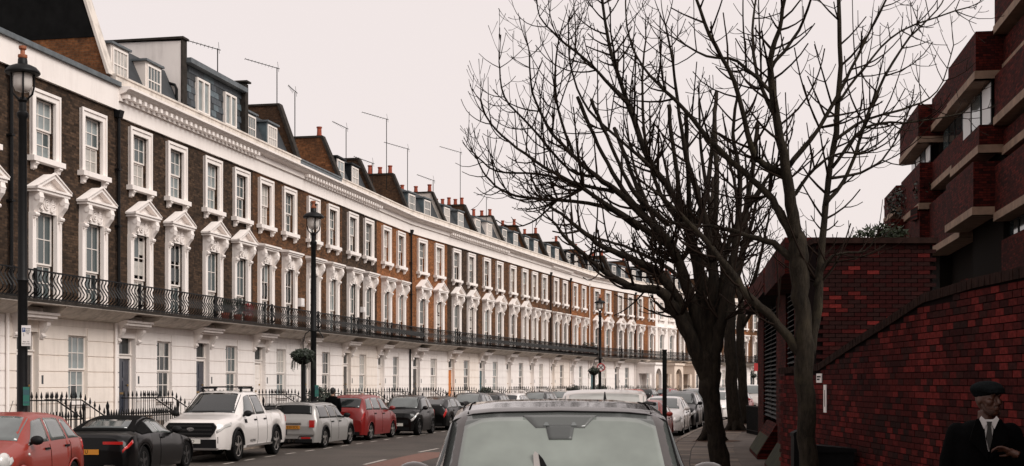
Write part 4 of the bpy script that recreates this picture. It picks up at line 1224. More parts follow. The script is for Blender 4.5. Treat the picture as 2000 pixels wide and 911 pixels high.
def basket(loc, label, post_h, r=0.34, n=1200):
    rt = empty('hanging_basket', loc, 0.0, label, 'flower basket', 'hanging baskets on posts')
    MB().tube([(0, 0, 0), (0, 0, post_h)], 0.075, 8).build('post', 'iron', rt)
    pts = [(0, 0, post_h), (0, 0, post_h + 0.75)] + [(0.42 - 0.42 * math.cos(R(a)), 0, post_h + 0.75 + 0.40 * math.sin(R(a))) for a in range(20, 181, 20)]
    m = MB()
    m.tube([(0.0, 0, post_h - 0.1), (0.0, 0, post_h + 0.55), (0.08, 0, post_h + 0.85), (0.30, 0, post_h + 1.0), (0.55, 0, post_h + 0.95), (0.70, 0, post_h + 0.7)], 0.02, 6)
    for a in range(3): m.tube([(0.0, 0.0, post_h + 0.75), (r * 0.8 * math.cos(a * 2.1), r * 0.8 * math.sin(a * 2.1), post_h + 0.15)], 0.006, 4)
    m.build('bracket', 'iron', rt)
    MB().lathe([(0.1, post_h - 0.22), (0.28, post_h - 0.12), (0.36, post_h + 0.05), (0.36, post_h + 0.08), (0.05, post_h + 0.08)], 14).build('bowl', 'iron_matt', rt)
    m = MB(); leaf_cluster(m, (0, 0, post_h + 0.10), r * 1.25, n, 0.055, (1, 1, 0.55))
    for _ in range(26):
        a = random.uniform(0, 6.3); rr = r * random.uniform(0.8, 1.2)
        m.tube([(rr * 0.8 * math.cos(a), rr * 0.8 * math.sin(a), post_h + 0.1), (rr * 1.1 * math.cos(a), rr * 1.1 * math.sin(a), post_h - 0.15), (rr * 1.15 * math.cos(a), rr * 1.15 * math.sin(a), post_h - random.uniform(0.25, 0.5))], 0.008, 3)
    m.build('foliage', 'leaf_dark', rt)
    return rt
q = px(592, 700, 46.2); basket((q.x, 46.2, 0.125), 'hanging basket of green foliage on a dark post beside the nearer lamp', q.z - 0.125)
q = px(1160, 727, 89.5); basket((q.x, 89.5, 0.125), 'distant hanging basket on a dark post beside the far lamp', q.z - 0.125, n=500)
q = px(1472, 735, 150); basket((q.x, 150, 0.125), 'far hanging basket seen past the tree trunks', q.z - 0.125, n=300)
# plain black post by the kerb
q = px(1298, 685, 36.5)
bp = empty('sign_post', (q.x, 36.5, 0.125), 0, 'plain square black post standing on the kerb behind the dark SUV', 'post')
MB().box(-0.055, 0.055, -0.055, 0.055, 0, q.z - 0.125).build('shaft', 'iron_matt', bp)
MB().box(-0.065, 0.065, -0.065, 0.065, q.z - 0.125, q.z - 0.10).build('cap', 'iron_matt', bp)
# red square sign far away
q = px(1480, 718, 120)
rsq = empty('red_sign', (q.x, 120, 0.125), 0, 'small red square sign on a thin post far down the street', 'sign')
MB().tube([(0, 0, 0), (0, 0, q.z + 4)], 0.06, 6).build('post', 'iron', rsq)
MB().box(-0.35, 0.35, -0.08, -0.06, q.z - 0.45, q.z + 0.25).build('plate', 'sign_red', rsq)
# ------------------------------------------------------------------ vehicles
def paint(name, c, rough=0.35, metal=0.0, coat=1.0): return plain(name, c, rough, metal, 0.5, coat)
paint('paint_red', (0.23, 0.026, 0.016), coat=0.35); paint('paint_deep_red', (0.19, 0.007, 0.006), coat=0.3); plain('paint_black', (0.002, 0.002, 0.0022), 0.3, 0.0, 0.15, 0.22)
paint('paint_white', (0.74, 0.70, 0.67)); paint('paint_silver', (0.33, 0.32, 0.305), 0.4, 0.3, 0.5); paint('paint_grey', (0.018, 0.019, 0.020), coat=0.35); paint('paint_pale', (0.46, 0.42, 0.39))
paint('paint_tomato', (0.36, 0.035, 0.02), coat=0.3); plain('paint_charcoal', (0.004, 0.004, 0.004), 0.3, 0.0, 0.2, 0.3)
plain('soft_top', (0.004, 0.004, 0.004), 0.95, spec=0.1, var=0.3, scale=20)
plain('car_glass', (0.010, 0.013, 0.013), 0.04, spec=0.6, coat=0.4)
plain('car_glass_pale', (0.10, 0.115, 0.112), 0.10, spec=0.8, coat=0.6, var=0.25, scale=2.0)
plain('car_glass_side', (0.055, 0.066, 0.066), 0.05, spec=0.8, coat=0.6, var=0.35, scale=1.6)
plain('car_glass_reflect', (0.34, 0.34, 0.32), 0.2, spec=0.6, coat=0.3, var=0.15, scale=2)  # pale base colour stands in for sky reflected in the windscreen
plain('glass_black', (0.006, 0.007, 0.007), 0.1, spec=0.25)
plain('rubber', (0.005, 0.005, 0.005), 0.9, spec=0.15)
plain('plastic_black', (0.006, 0.006, 0.0065), 0.6, spec=0.2)
plain('alloy', (0.36, 0.34, 0.32), 0.35, metal=0.8)
plain('alloy_dark', (0.045, 0.043, 0.042), 0.4, metal=0.6)
plain('chrome', (0.55, 0.53, 0.51), 0.15, metal=1.0)
plain('lamp_clear', (0.55, 0.54, 0.52), 0.12, spec=0.8, coat=1.0)
plain('lamp_red', (0.42, 0.012, 0.010), 0.2, coat=1.0)
plain('lamp_amber', (0.55, 0.12, 0.02), 0.25)
plain('plate_white', (0.70, 0.68, 0.62), 0.4)
plain('plate_yellow', (0.50, 0.20, 0.02), 0.4)
plain('dark_under', (0.002, 0.002, 0.002), 0.95, spec=0.0)

class Body:
    """side profile, belt line and plan of one vehicle; S(x, k, t) gives points of the shell"""
    def __init__(s, L, W, H, top, belt, roofw, r, xf, xr, gc=0.20, front_round=0.14, bulge=0.0, tail=None):
        s.L, s.W, s.H, s.r, s.xf, s.xr, s.gc = L, W, H, r, xf, xr, gc
        s.top, s.belt, s.roofw = sorted(top), sorted(belt), roofw
        s.plan = sorted([(-L / 2, W / 2 * 0.84), (-L / 2 + 0.10, W / 2 * 0.93), (-L / 2 + 0.35, W / 2 * 0.985), (-L / 2 + 0.8, W / 2), (0, W / 2), (L / 2 - 0.9, W / 2), (L / 2 - 0.45, W / 2 * 0.965), (L / 2 - 0.15, W / 2 * 0.88), (L / 2, W / 2 * 0.70)])
        s.arch = r + 0.055
    def low(s, x):
        z = s.gc
        if abs(x) > s.L / 2 - 0.25: z += 0.02
        for xw in (s.xf, s.xr):
            d = abs(x - xw)
            if d < s.arch: z = max(z, s.r + math.sqrt(s.arch ** 2 - d * d))
        return z
    def sec(s, x):
        zt, zb, wb, zl = interp(s.top, x), interp(s.belt, x), interp(s.plan, x), s.low(x)
        zb = min(zb, zt - 0.03)
        g = max(0.0, min(1.0, (zt - zb - 0.04) / max(0.1, s.H - zb - 0.04)))
        wt = lerp(wb * 0.80, s.roofw, g); ed = lerp(0.025, 0.075, g)
        zl = min(zl, zb - 0.12)
        return [(wb * 0.955, zl), (wb * 0.995, lerp(zl, zb, 0.22)), (wb, lerp(zl, zb, 0.55)), (wb * 0.985, lerp(zl, zb, 0.82)), (wb * 0.945, zb), (lerp(wb * 0.945, wt, 0.5) + 0.012 * g, lerp(zb, zt - ed, 0.5)), (wt, zt - ed), (wt * 0.90, zt - ed * 0.40), (wt * 0.6, zt - ed * 0.10), (0, zt)]
    def side(s, x, t):
        p = s.sec(x); a, m, b = p[4], p[5], p[6]
        if t < 0.5: return lerp(a[0], m[0], t * 2), lerp(a[1], m[1], t * 2)
        return lerp(m[0], b[0], t * 2 - 1), lerp(m[1], b[1], t * 2 - 1)
    def flank(s, x, t):
        p = s.sec(x)[:5]; k = min(3, int(t * 4)); f = t * 4 - k
        return lerp(p[k][0], p[k + 1][0], f), lerp(p[k][1], p[k + 1][1], f)
    def over(s, x, a):
        """a in -1..1 across the roof / screen"""
        p = s.sec(x)[6:]; q = abs(a); ts = [1.0, 0.90, 0.6, 0.0]
        for k in range(3):
            if q >= ts[k + 1]:
                f = (ts[k] - q) / (ts[k] - ts[k + 1]); y = lerp(p[k][0], p[k + 1][0], f); z = lerp(p[k][1], p[k + 1][1], f); break
        return (y if a >= 0 else -y), z
    def shell(s):
        xs = {-s.L / 2, s.L / 2}
        n = 46
        for i in range(n + 1): xs.add(round(-s.L / 2 + s.L * i / n, 4))
        for xw in (s.xf, s.xr):
            for k in range(-8, 9): xs.add(round(xw + s.arch * math.sin(k * math.pi / 16), 4))
        for x, _ in s.top: xs.add(round(max(-s.L / 2, min(s.L / 2, x)), 4))
        xs = sorted(xs); m = MB()
        N = 10
        for x in xs:
            p = s.sec(x)
            ring = [(x, -y, z) for y, z in p] + [(x, y, z) for y, z in reversed(p[:-1])]
            m.v += ring
        M = 2 * N - 1
        for i in range(len(xs) - 1):
            for j in range(M - 1):
                a = i * M + j; m.f.append((a, a + 1, a + M + 1, a + M))
        m.f.append(tuple(range(M))); e = (len(xs) - 1) * M; m.f.append(tuple(range(e + M - 1, e - 1, -1)))
        return m

def patch(fn, nu, nv, off=0.006):
    """a thin plate lifted off the shell, with folded-in edges"""
    m = MB(); P = [[Vector(fn(i / nu, j / nv)) for j in range(nv + 1)] for i in range(nu + 1)]
    Nn = [[None] * (nv + 1) for _ in range(nu + 1)]
    for i in range(nu + 1):
        for j in range(nv + 1):
            du = P[min(i + 1, nu)][j] - P[max(i - 1, 0)][j]; dv = P[i][min(j + 1, nv)] - P[i][max(j - 1, 0)]
            nrm = du.cross(dv); Nn[i][j] = nrm.normalized() if nrm.length > 1e-9 else Vector((0, 0, 1))
    c = P[nu // 2][nv // 2]; out = Vector((0, c.y, c.z - 0.75)) if abs(c.y) > 0.3 else Vector((0, 0, 1))
    flip = Nn[nu // 2][nv // 2].dot(out) < 0
    for i in range(nu + 1):
        for j in range(nv + 1):
            if flip: Nn[i][j] = -Nn[i][j]
            m.v.append(tuple(P[i][j] + Nn[i][j] * off))
    w = nv + 1
    for i in range(nu):
        for j in range(nv): m.f.append((i * w + j, (i + 1) * w + j, (i + 1) * w + j + 1, i * w + j + 1))
    edge = [(i, 0) for i in range(nu)] + [(nu, j) for j in range(nv)] + [(i, nv) for i in range(nu, 0, -1)] + [(0, j) for j in range(nv, 0, -1)]
    b0 = len(m.v)
    for i, j in edge: m.v.append(tuple(P[i][j] - Nn[i][j] * 0.012))
    E = len(edge)
    for k in range(E):
        (i, j), (i2, j2) = edge[k], edge[(k + 1) % E]
        m.f.append((i * w + j, b0 + k, b0 + (k + 1) % E, i2 * w + j2))
    return m

def wheel_meshes(r, wd, rim):
    def tyre():
        a = r * 0.66
        return MB().lathe([(a, -wd / 2 + 0.02), (r * 0.90, -wd / 2), (r * 0.985, -wd / 2 + 0.025), (r, 0 - wd * 0.2), (r, wd * 0.2), (r * 0.985, wd / 2 - 0.025), (r * 0.90, wd / 2), (a, wd / 2 - 0.02)], 28, axis='y').mesh('tyre', 'rubber', True, 40)
    def rimm():
        a = r * 0.67; m = MB()
        m.lathe([(a, -wd / 2 + 0.012), (a * 0.93, -wd / 2 + 0.018), (a * 0.90, -wd / 2 + 0.07), (a * 0.88, 0.02)], 24, axis='y', cap=False)
        for k in range(5):
            n0 = len(m.v); m.prism([(-0.032, 0.02), (0.032, 0.02), (0.036, a * 0.93), (-0.036, a * 0.93)], 'y', -wd / 2 + 0.018, -wd / 2 + 0.05)
            m.xf(Matrix.Rotation(k * 2 * math.pi / 5, 4, 'Y'), n0)
        m.lathe([(0.001, -wd / 2 + 0.0), (0.07, -wd / 2 + 0.005), (0.075, -wd / 2 + 0.05)], 12, axis='y')
        return m.mesh('rim', rim, True, 35)
    def disc(): return MB().lathe([(0.02, -wd / 2 + 0.075), (r * 0.62, -wd / 2 + 0.075), (r * 0.62, -wd / 2 + 0.09), (0.02, -wd / 2 + 0.09)], 20, axis='y').mesh('brake_disc', 'dark_under')
    k = (round(r, 3), round(wd, 3))
    return cached(('tyre', k), tyre), cached(('rim', k, rim), rimm), cached(('disc', k), disc)

def vehicle(name, label, cat, B, loc, heading, faces_us, color, windows, screen, rear, rim='alloy', glass='car_glass', side_glass='car_glass_side', roof_color=None, rear_glass='car_glass', lights=None, plate=('', ''), trim=None, extra=None, front_glass=None, seams=(), group='cars parked along the street', detail=True):
    """heading: slope dX/dY of the kerb; +x of the car is its front"""
    ang = math.atan2(1.0, heading) + (math.pi if faces_us else 0)
    rt = empty(name, (loc[0], loc[1], 0), ang, label, cat, group)
    L, W = B.L, B.W
    body = B.shell().build('body', color, rt, True, 32)
    MB().prism([(-L / 2 + 0.10, B.gc - 0.02), (-L / 2 + 0.10, 0.55), (L / 2 - 0.14, 0.55), (L / 2 - 0.14, B.gc - 0.02)], 'y', -W / 2 * 0.80, W / 2 * 0.80).build('underbody', 'dark_under', rt)
    ty, ri, di = wheel_meshes(B.r, 0.21 if B.r < 0.36 else 0.26, rim)
    for xw in (B.xf, B.xr):
        for sgn in (-1, 1):
            w = put('wheel', ty, rt, (xw, sgn * (W / 2 * 0.985 - 0.115), B.r), (0, 0, 0 if sgn < 0 else math.pi))
            put('rim', ri, w); put('brake_disc', di, w)
            # wheel-arch lip
            ar = MB(); ar.tube([(xw + (B.arch - 0.004) * math.cos(R(a)), sgn * (interp(B.plan, xw) * 0.985), B.r + (B.arch - 0.004) * math.sin(R(a))) for a in range(0, 181, 12)], 0.018 if not trim else 0.034, 5)
            ar.build('arch_lip', trim or color, rt)
    if screen:
        xa, xb = screen
        f = lambda i, j: (lambda x: (x, *B.over(x, lerp(-0.95, 0.95, 1 - j))))(lerp(xb + 0.02, xa - 0.02, i))
        patch(f, 8, 10).build('windscreen', front_glass or glass, rt, True)
        wp = MB().tube([(xa + 0.015, -0.45, interp(B.top, xa) + 0.03), (xa - 0.03, 0.15, interp(B.top, xa - 0.03) + 0.02)], 0.012, 4); wp.build('wiper', 'plastic_black', rt)
    if rear:
        xa, xb = rear
        f = lambda i, j: (lambda x: (x, *B.over(x, lerp(-0.93, 0.93, j))))(lerp(xb - 0.02, xa + 0.03, i))
        patch(f, 6, 8).build('rear_window', rear_glass, rt, True)
    for (b0, b1, t0, t1) in windows:
        for sgn in (-1, 1):
            def f(i, j, sgn=sgn):
                a = i if sgn < 0 else 1 - i
                x = lerp(lerp(b0, b1, a), lerp(t0, t1, a), j)
                y, z = B.side(x, lerp(0.07, 0.93, j)); return (x, sgn * y, z)
            patch(f, 8, 5).build('side_window', side_glass, rt, True)
    # mirrors
    xm = max([w[1] for w in windows]) - 0.10 if windows else 0.5
    for sgn in (-1, 1):
        y, z = B.side(xm, 0.12)
        mm = MB(); mm.ball((xm + 0.02, sgn * (y + 0.13), z + 0.07), 0.11, 10, 7, (0.75, 1.05, 0.75)); mm.tube([(xm, sgn * y * 0.98, z), (xm + 0.01, sgn * (y + 0.08), z + 0.04)], 0.03, 5)
        mm.build('wing_mirror', 'plastic_black' if trim or color in ('paint_red', 'paint_black') else color, rt, True, 50)
    if detail:
        # door seams and handles
        for xs_ in seams:
            for sgn in (-1, 1):
                m = MB(); m.tube([(xs_, sgn * (B.flank(xs_, t)[0] + 0.001), B.flank(xs_, t)[1]) for t in (0.05, 0.25, 0.5, 0.75, 0.97)], 0.006, 3); m.build('door_seam', 'dark_under', rt)
                y, z = B.flank(xs_ + 0.16, 0.84); MB().box(xs_ + 0.07, xs_ + 0.25, min(sgn * y, sgn * (y + 0.03)), max(sgn * y, sgn * (y + 0.03)), z - 0.018, z + 0.018).build('door_handle', 'plastic_black', rt)
    lights = lights or {}
    # headlamps, tail lamps wrap the corners of the shell
    def lamp(nm, x0, x1, t0, t1, mat):
        for sgn in (-1, 1):
            def f(i, j, sgn=sgn):
                a = i if sgn < 0 else 1 - i
                x = lerp(x0, x1, a); y, z = B.flank(x, lerp(t0, t1, j)); return (x, sgn * y, z)
            patch(f, 6, 4, 0.010).build(nm, mat, rt, True)
    h = lights.get('head', (L / 2 - 0.42, L / 2 - 0.01, 0.72, 0.97)); lamp('headlamp', *h, 'lamp_clear')
    t = lights.get('tail', (-L / 2 + 0.01, -L / 2 + 0.22, 0.66, 0.95))
    if t: lamp('tail_lamp', *t, 'lamp_red')
    # end caps: grille, bumper, plates
    zf = interp(B.belt, L / 2)
    fw = interp(B.plan, L / 2)
    gz = lights.get('grille', (0.42, 0.60, 0.8))
    MB().box(L / 2 - 0.02, L / 2 + 0.012, -fw * gz[2], fw * gz[2], gz[0], gz[1]).build('grille', 'plastic_black', rt)
    MB().box(L / 2 - 0.03, L / 2 + 0.010, -fw * 0.85, fw * 0.85, B.gc + 0.02, B.gc + 0.14).build('front_intake', 'plastic_black', rt)
    pz = lights.get('plate_z', (0.42, 0.62))
    po_ = lights.get('plate_x', 0.012)
    pf = MB().box(L / 2 + po_, L / 2 + po_ + 0.012, -0.26, 0.26, pz[0] - 0.055, pz[0] + 0.055).build('number_plate', 'plate_white', rt)
    pb = MB().box(-L / 2 - 0.022, -L / 2 - 0.002, -0.26, 0.26, pz[1] - 0.055, pz[1] + 0.055).build('number_plate', 'plate_yellow', rt)
    if plate[0]: text('lettering', plate[0], 0.105, 'print_black', pf, (L / 2 + po_ + 0.014, 0, pz[0]), (math.pi / 2, 0, math.pi / 2))
    if plate[1]: text('lettering', plate[1], 0.105, 'print_black', pb, (-L / 2 - 0.024, 0, pz[1]), (math.pi / 2, 0, -math.pi / 2))
    MB().box(-L / 2 - 0.012, -L / 2 + 0.03, -interp(B.plan, -L / 2) * 0.9, interp(B.plan, -L / 2) * 0.9, B.gc + 0.02, B.gc + 0.13).build('rear_valance', 'plastic_black', rt)
    if name != 'parked_suv': MB().tube([(-0.2, 0, interp(B.top, -0.2)), (-0.35, 0, interp(B.top, -0.35) + 0.2)], 0.006, 4).build('radio_mast', 'plastic_black', rt)
    if roof_color:
        xa, xb = (screen[1], rear[1])
        f = lambda i, j: (lambda x: (x, *B.over(x, lerp(-0.98, 0.98, j))))(lerp(xa, xb, i))
        patch(f, 8, 8, 0.005).build('roof_panel', roof_color, rt, True)
    if extra: extra(rt, B)
    return rt

def hatch(L, W, H, hood=0.62, r=0.31, nose=0.62, tailz=1.0, rake=0.12, gc=0.19):
    """generic hatchback profile scaled to L, W, H"""
    hl = L / 2
    ck = hl - L * 0.245          # base of the windscreen
    wt = ck - L * 0.165          # its top
    rt_ = -hl + L * rake         # rear edge of the roof
    hb = H * 0.645
    top = [(hl, nose), (hl - 0.06, nose + 0.12), (hl - 0.30, hb - 0.10), (ck, hb + 0.06), (ck - L * 0.055, lerp(hb, H, 0.42)), (wt, H - 0.05), (wt - L * 0.1, H), (rt_ + L * 0.16, H - 0.01), (rt_, H - 0.09), (-hl + 0.10, tailz + 0.05), (-hl + 0.02, tailz - 0.06), (-hl, tailz - 0.35)]
    belt = [(-hl, tailz - 0.38), (-hl + 0.15, hb + 0.02), (ck - 0.1, hb - 0.03), (ck + 0.1, hb - 0.06), (hl - 0.25, hb - 0.22), (hl, nose - 0.05)]
    B = Body(L, W, H, top, belt, W * 0.355, r, hl - L * 0.20, -hl + L * 0.18, gc)
    win = [(-0.02 * L, ck - 0.12, -0.02 * L, wt + 0.02), (-0.235 * L, -0.045 * L, -0.215 * L, -0.045 * L), (-hl + 0.32, -0.26 * L, rt_ + 0.16, -0.24 * L)]
    return B, win, (ck, wt), (-hl + 0.10, rt_)

# 1 red rounded hatchback nearest the camera, facing us
B, win, sc, re = hatch(3.72, 1.66, 1.52, r=0.29, rake=0.17, tailz=0.98)
def micra_extra(rt, B):
    for sgn in (-1, 1):
        x = B.L / 2 - 0.28; y, z = B.flank(x, 0.93)
        MB().ball((x, sgn * y * 0.93, z - 0.02), 0.17, 12, 8, (1.25, 0.55, 0.95)).build('round_headlamp', 'lamp_clear', rt, True)
        x = B.L / 2 - 0.95; y, z = B.flank(x, 0.6); MB().ball((x, sgn * y, z), 0.028, 8, 5).build('side_repeater', 'lamp_clear', rt, True)
vehicle('parked_car', 'rounded red hatchback cut off by the frame, in front of the convertible', 'car', B, (-9.05, 23.75), 0.05, True, 'paint_red', win, sc, re, plate=('', ''), seams=(-0.07, -0.98), extra=micra_extra, side_glass='car_glass_pale', front_glass='car_glass_pale')

# 2 black soft-top convertible, tail to us
L, W = 4.55, 1.86; hl = L / 2
top = [(hl, 0.55), (hl - 0.08, 0.68), (hl - 0.5, 0.80), (0.72, 0.92), (0.35, 1.12), (-0.02, 1.27), (-0.45, 1.31), (-0.85, 1.24), (-1.42, 1.02), (-1.55, 0.985), (-hl + 0.12, 0.95), (-hl + 0.02, 0.88), (-hl, 0.62)]
belt = [(-hl, 0.70), (-hl + 0.3, 0.90), (-1.0, 0.93), (0.7, 0.87), (hl - 0.4, 0.70), (hl, 0.5)]
B = Body(L, W, 1.31, top, belt, 0.60, 0.335, hl - 0.85, -hl + 0.92, 0.15)
def conv_extra(rt, B):
    f = lambda i, j: (lambda x: (x, *B.over(x, lerp(-1, 1, j))))(lerp(0.02, -1.48, i))
    roof = patch(f, 14, 10, 0.012).build('soft_top', 'soft_top', rt, True)
    for sgn in (-1, 1):
        def g(i, j, sgn=sgn):
            a = i if sgn < 0 else 1 - i
            x = lerp(-1.42, -0.78, a); y, z = B.side(x, lerp(0.03, 1.0, j)); return (x, sgn * y, z)
        patch(g, 8, 5, 0.012).build('soft_top_quarter', 'soft_top', roof, True)
        MB().box(-hl - 0.01, -hl + 0.02, min(sgn * 0.35, sgn * 0.78), max(sgn * 0.35, sgn * 0.78), 0.74, 0.80).build('tail_lamp_bar', 'lamp_red', rt)
        MB().box(-hl - 0.03, -hl + 0.04, min(sgn * 0.38, sgn * 0.62), max(sgn * 0.38, sgn * 0.62), 0.24, 0.31).build('exhaust', 'chrome', rt)
    f = lambda i, j: (lambda x: (x, *B.over(x, lerp(-0.72, 0.72, j))))(lerp(-0.92, -1.34, i))
    patch(f, 5, 6, 0.018).build('soft_top_window', 'car_glass_side', roof, True)
vehicle('parked_convertible', 'black soft-top convertible with red tail lamps behind the red hatchback', 'car', B, (-8.75, 30.3), 0.09, False, 'paint_black', [(-0.78, -0.42, -0.72, -0.42), (-0.40, 0.55, -0.40, 0.06)], (0.72, 0.02), None, rim='alloy_dark', side_glass='car_glass_pale', plate=('', 'U'), seams=(-0.40,), extra=conv_extra, lights={'tail': (-hl + 0.005, -hl + 0.30, 0.74, 0.87), 'plate_z': (0.4, 0.58)})

# 3 white double-cab pickup, facing us
L, W = 5.36, 1.88; hl = L / 2
top = [(hl, 0.86), (hl - 0.05, 1.02), (hl - 0.20, 1.10), (1.62, 1.20), (1.42, 1.24), (1.05, 1.50), (0.62, 1.78), (0.35, 1.825), (-0.45, 1.82), (-0.62, 1.79), (-0.70, 1.70), (-0.93, 1.33), (-1.05, 1.29), (-hl + 0.05, 1.27), (-hl, 1.20)]
belt = [(-hl, 1.12), (-1.1, 1.18), (-0.7, 1.15), (1.4, 1.13), (1.9, 1.08), (hl - 0.2, 0.98), (hl, 0.80)]
B = Body(L, W, 1.82, top, belt, 0.64, 0.40, hl - 0.93, -hl + 1.20, 0.32)
def pick_extra(rt, B):
    x = hl
    m = MB(); m.prism([(-0.62, 0.78), (-0.52, 0.66), (0.52, 0.66), (0.62, 0.78), (0.66, 0.92), (0.58, 1.02), (-0.58, 1.02), (-0.66, 0.92)], 'x', x - 0.05, x + 0.035); g = m.build('radiator_grille', 'plastic_black', rt)
    for z in (0.74, 0.84, 0.94): MB().box(x + 0.035, x + 0.05, -0.55, 0.55, z - 0.012, z + 0.012).build('grille_bar', 'alloy_dark', g)
    MB().lathe([(0.01, x + 0.05), (0.10, x + 0.05), (0.10, x + 0.035)], 16, axis='x', c=(0, 0, 0.86)).xf(Matrix.Diagonal((1, 1, 0.5, 1)) , 0).build('oval_badge', 'chrome', g, loc=(0, 0, 0.43))
    MB().box(x - 0.02, x + 0.03, -0.66, 0.66, 0.36, 0.60).build('lower_intake', 'plastic_black', rt)
    MB().box(x - 0.06, x + 0.045, -0.70, 0.70, 0.33, 0.38).build('skid_plate', 'alloy', rt)
    for sgn in (-1, 1):
        a = sgn * 0.70
        MB().prism([(min(a, a - sgn * 0.17), 0.50), (max(a, a - sgn * 0.17), 0.50), (max(a, a - sgn * 0.17), 0.66), (min(a, a - sgn * 0.17), 0.66)], 'x', x - 0.18, x - 0.025).build('fog_lamp_pocket', 'plastic_black', rt)
        MB().box(-0.62, 0.55, min(sgn * 0.50, sgn * 0.545), max(sgn * 0.50, sgn * 0.545), 1.87, 1.905).build('roof_rail', 'plastic_black', rt)
        for xx in (-0.5, 0.42): MB().box(xx - 0.05, xx + 0.05, min(sgn * 0.51, sgn * 0.55), max(sgn * 0.51, sgn * 0.55), 1.79, 1.87).build('rail_foot', 'plastic_black', rt)
        MB().box(-0.95, 1.05, min(sgn * 0.86, sgn * 0.98), max(sgn * 0.86, sgn * 0.98), 0.34, 0.39).build('side_step', 'alloy', rt)
        def fl(i, j, sgn=sgn):
            a = i if sgn < 0 else 1 - i
            x = lerp(1.05, 1.22, a); y, z = B.flank(x, lerp(0.74, 0.90, j)); return (x, sgn * y, z)
        patch(fl, 3, 3, 0.012).build('wing_vent', 'plastic_black', rt)
        y, z = B.flank(0.6, 0.24)
        text('lettering', 'WILDTRAK', 0.09, 'print_black', rt, (0.62, sgn * (y + 0.008), z), (math.pi / 2, 0, 0 if sgn < 0 else math.pi))
    for xx in (-0.42, 0.36): MB().box(xx - 0.03, xx + 0.03, -0.56, 0.56, 1.905, 1.935).build('roof_bar', 'plastic_black', rt)
    MB().box(-hl + 0.10, -1.10, -0.74, 0.74, 1.285, 1.315).build('tonneau_cover', 'plastic_black', rt)
    MB().box(-hl - 0.08, -hl + 0.05, -0.85, 0.85, 0.50, 0.66).build('rear_bumper', 'plastic_black', rt)
vehicle('parked_pickup', 'white double-cab pickup with roof bars parked facing the camera', 'pickup', B, (-7.80, 36.45), 0.13, True, 'paint_white', [(-0.58, 0.16, -0.52, 0.16), (0.22, 1.30, 0.22, 0.66)], (1.42, 0.62), (-0.93, -0.64), rim='alloy', plate=('PCO', ''), seams=(-0.62, 0.19), extra=pick_extra, trim='plastic_black', lights={'head': (hl - 0.52, hl - 0.02, 0.80, 0.98), 'grille': (0.66, 0.70, 0.8), 'plate_z': (0.55, 0.62), 'plate_x': 0.045})

# 4 silver compact with black roof, tail to us
L, W, H = 4.0, 1.73, 1.43; hl = L / 2
top = [(hl, 0.62), (hl - 0.05, 0.80), (hl - 0.3, 0.92), (0.82, 1.0), (0.42, 1.33), (0.18, 1.40), (-0.4, 1.43), (-1.62, 1.42), (-1.76, 1.38), (-1.89, 0.98), (-1.96, 0.88), (-hl, 0.70)]
belt = [(-hl, 0.60), (-1.9, 0.88), (-1.6, 0.90), (0.8, 0.88), (1.6, 0.82), (hl, 0.56)]
B = Body(L, W, H, top, belt, 0.60, 0.315, hl - 0.72, -hl + 0.72, 0.17)
def mini_extra(rt, B):
    for sgn in (-1, 1):
        m = MB().box(-hl - 0.015, -hl + 0.12, min(sgn * 0.56, sgn * 0.72), max(sgn * 0.56, sgn * 0.72), 0.66, 0.88)
        m.build('square_tail_lamp', 'lamp_red', rt)
        MB().lathe([(0.05, -hl - 0.05), (0.05, -hl + 0.1), (0.03, -hl + 0.1)], 12, axis='x', c=(0, sgn * 0.07, 0.24)).build('exhaust', 'chrome', rt)
        MB().box(-hl - 0.014, -hl, min(sgn * 0.3, sgn * 0.6), max(sgn * 0.3, sgn * 0.6), 0.31, 0.36).build('rear_fog_lamp', 'lamp_red', rt)
    MB().box(-hl - 0.03, -hl + 0.02, -0.30, 0.30, 0.76, 0.80).build('boot_handle', 'chrome', rt)
    MB().box(-hl - 0.02, -hl + 0.05, -0.74, 0.74, 0.44, 0.50).build('bumper_ledge', 'paint_silver', rt)
    MB().tube([(-hl - 0.012, y, z) for y, z in ((-0.7, 0.40), (-0.25, 0.39), (-0.2, 0.30), (0.2, 0.30), (0.25, 0.39), (0.7, 0.40))], 0.014, 5).build('chrome_trim', 'chrome', rt)
vehicle('parked_car', 'silver compact with black roof and yellow plate behind the white pickup', 'car', B, (-6.42, 43.05), 0.19, False, 'paint_silver', [(0.02, 0.70, 0.02, 0.36), (-0.72, -0.03, -0.70, -0.03), (-1.70, -0.77, -1.58, -0.75)], (0.82, 0.30), (-1.89, -1.75), rim='alloy', plate=('', 'YE20 EOL'), seams=(-0.02, -0.75), extra=mini_extra, trim='plastic_black', roof_color='plastic_black', rear_glass='glass_black', side_glass='car_glass', lights={'tail': None, 'plate_z': (0.4, 0.66)})

# 5 red small people carrier, tail to us
B, win, sc, re = hatch(4.0, 1.72, 1.61, r=0.31, rake=0.11, tailz=1.08, nose=0.68)
vehicle('parked_car', 'tall red people carrier, tail towards us, beyond the silver compact', 'car', B, (-5.50, 48.5), 0.23, False, 'paint_deep_red', win, sc, re, plate=('', ''), seams=(-0.09, -1.0), lights={'tail': (-2.0 + 0.02, -2.0 + 0.16, 0.85, 1.0), 'plate_z': (0.42, 0.7)})
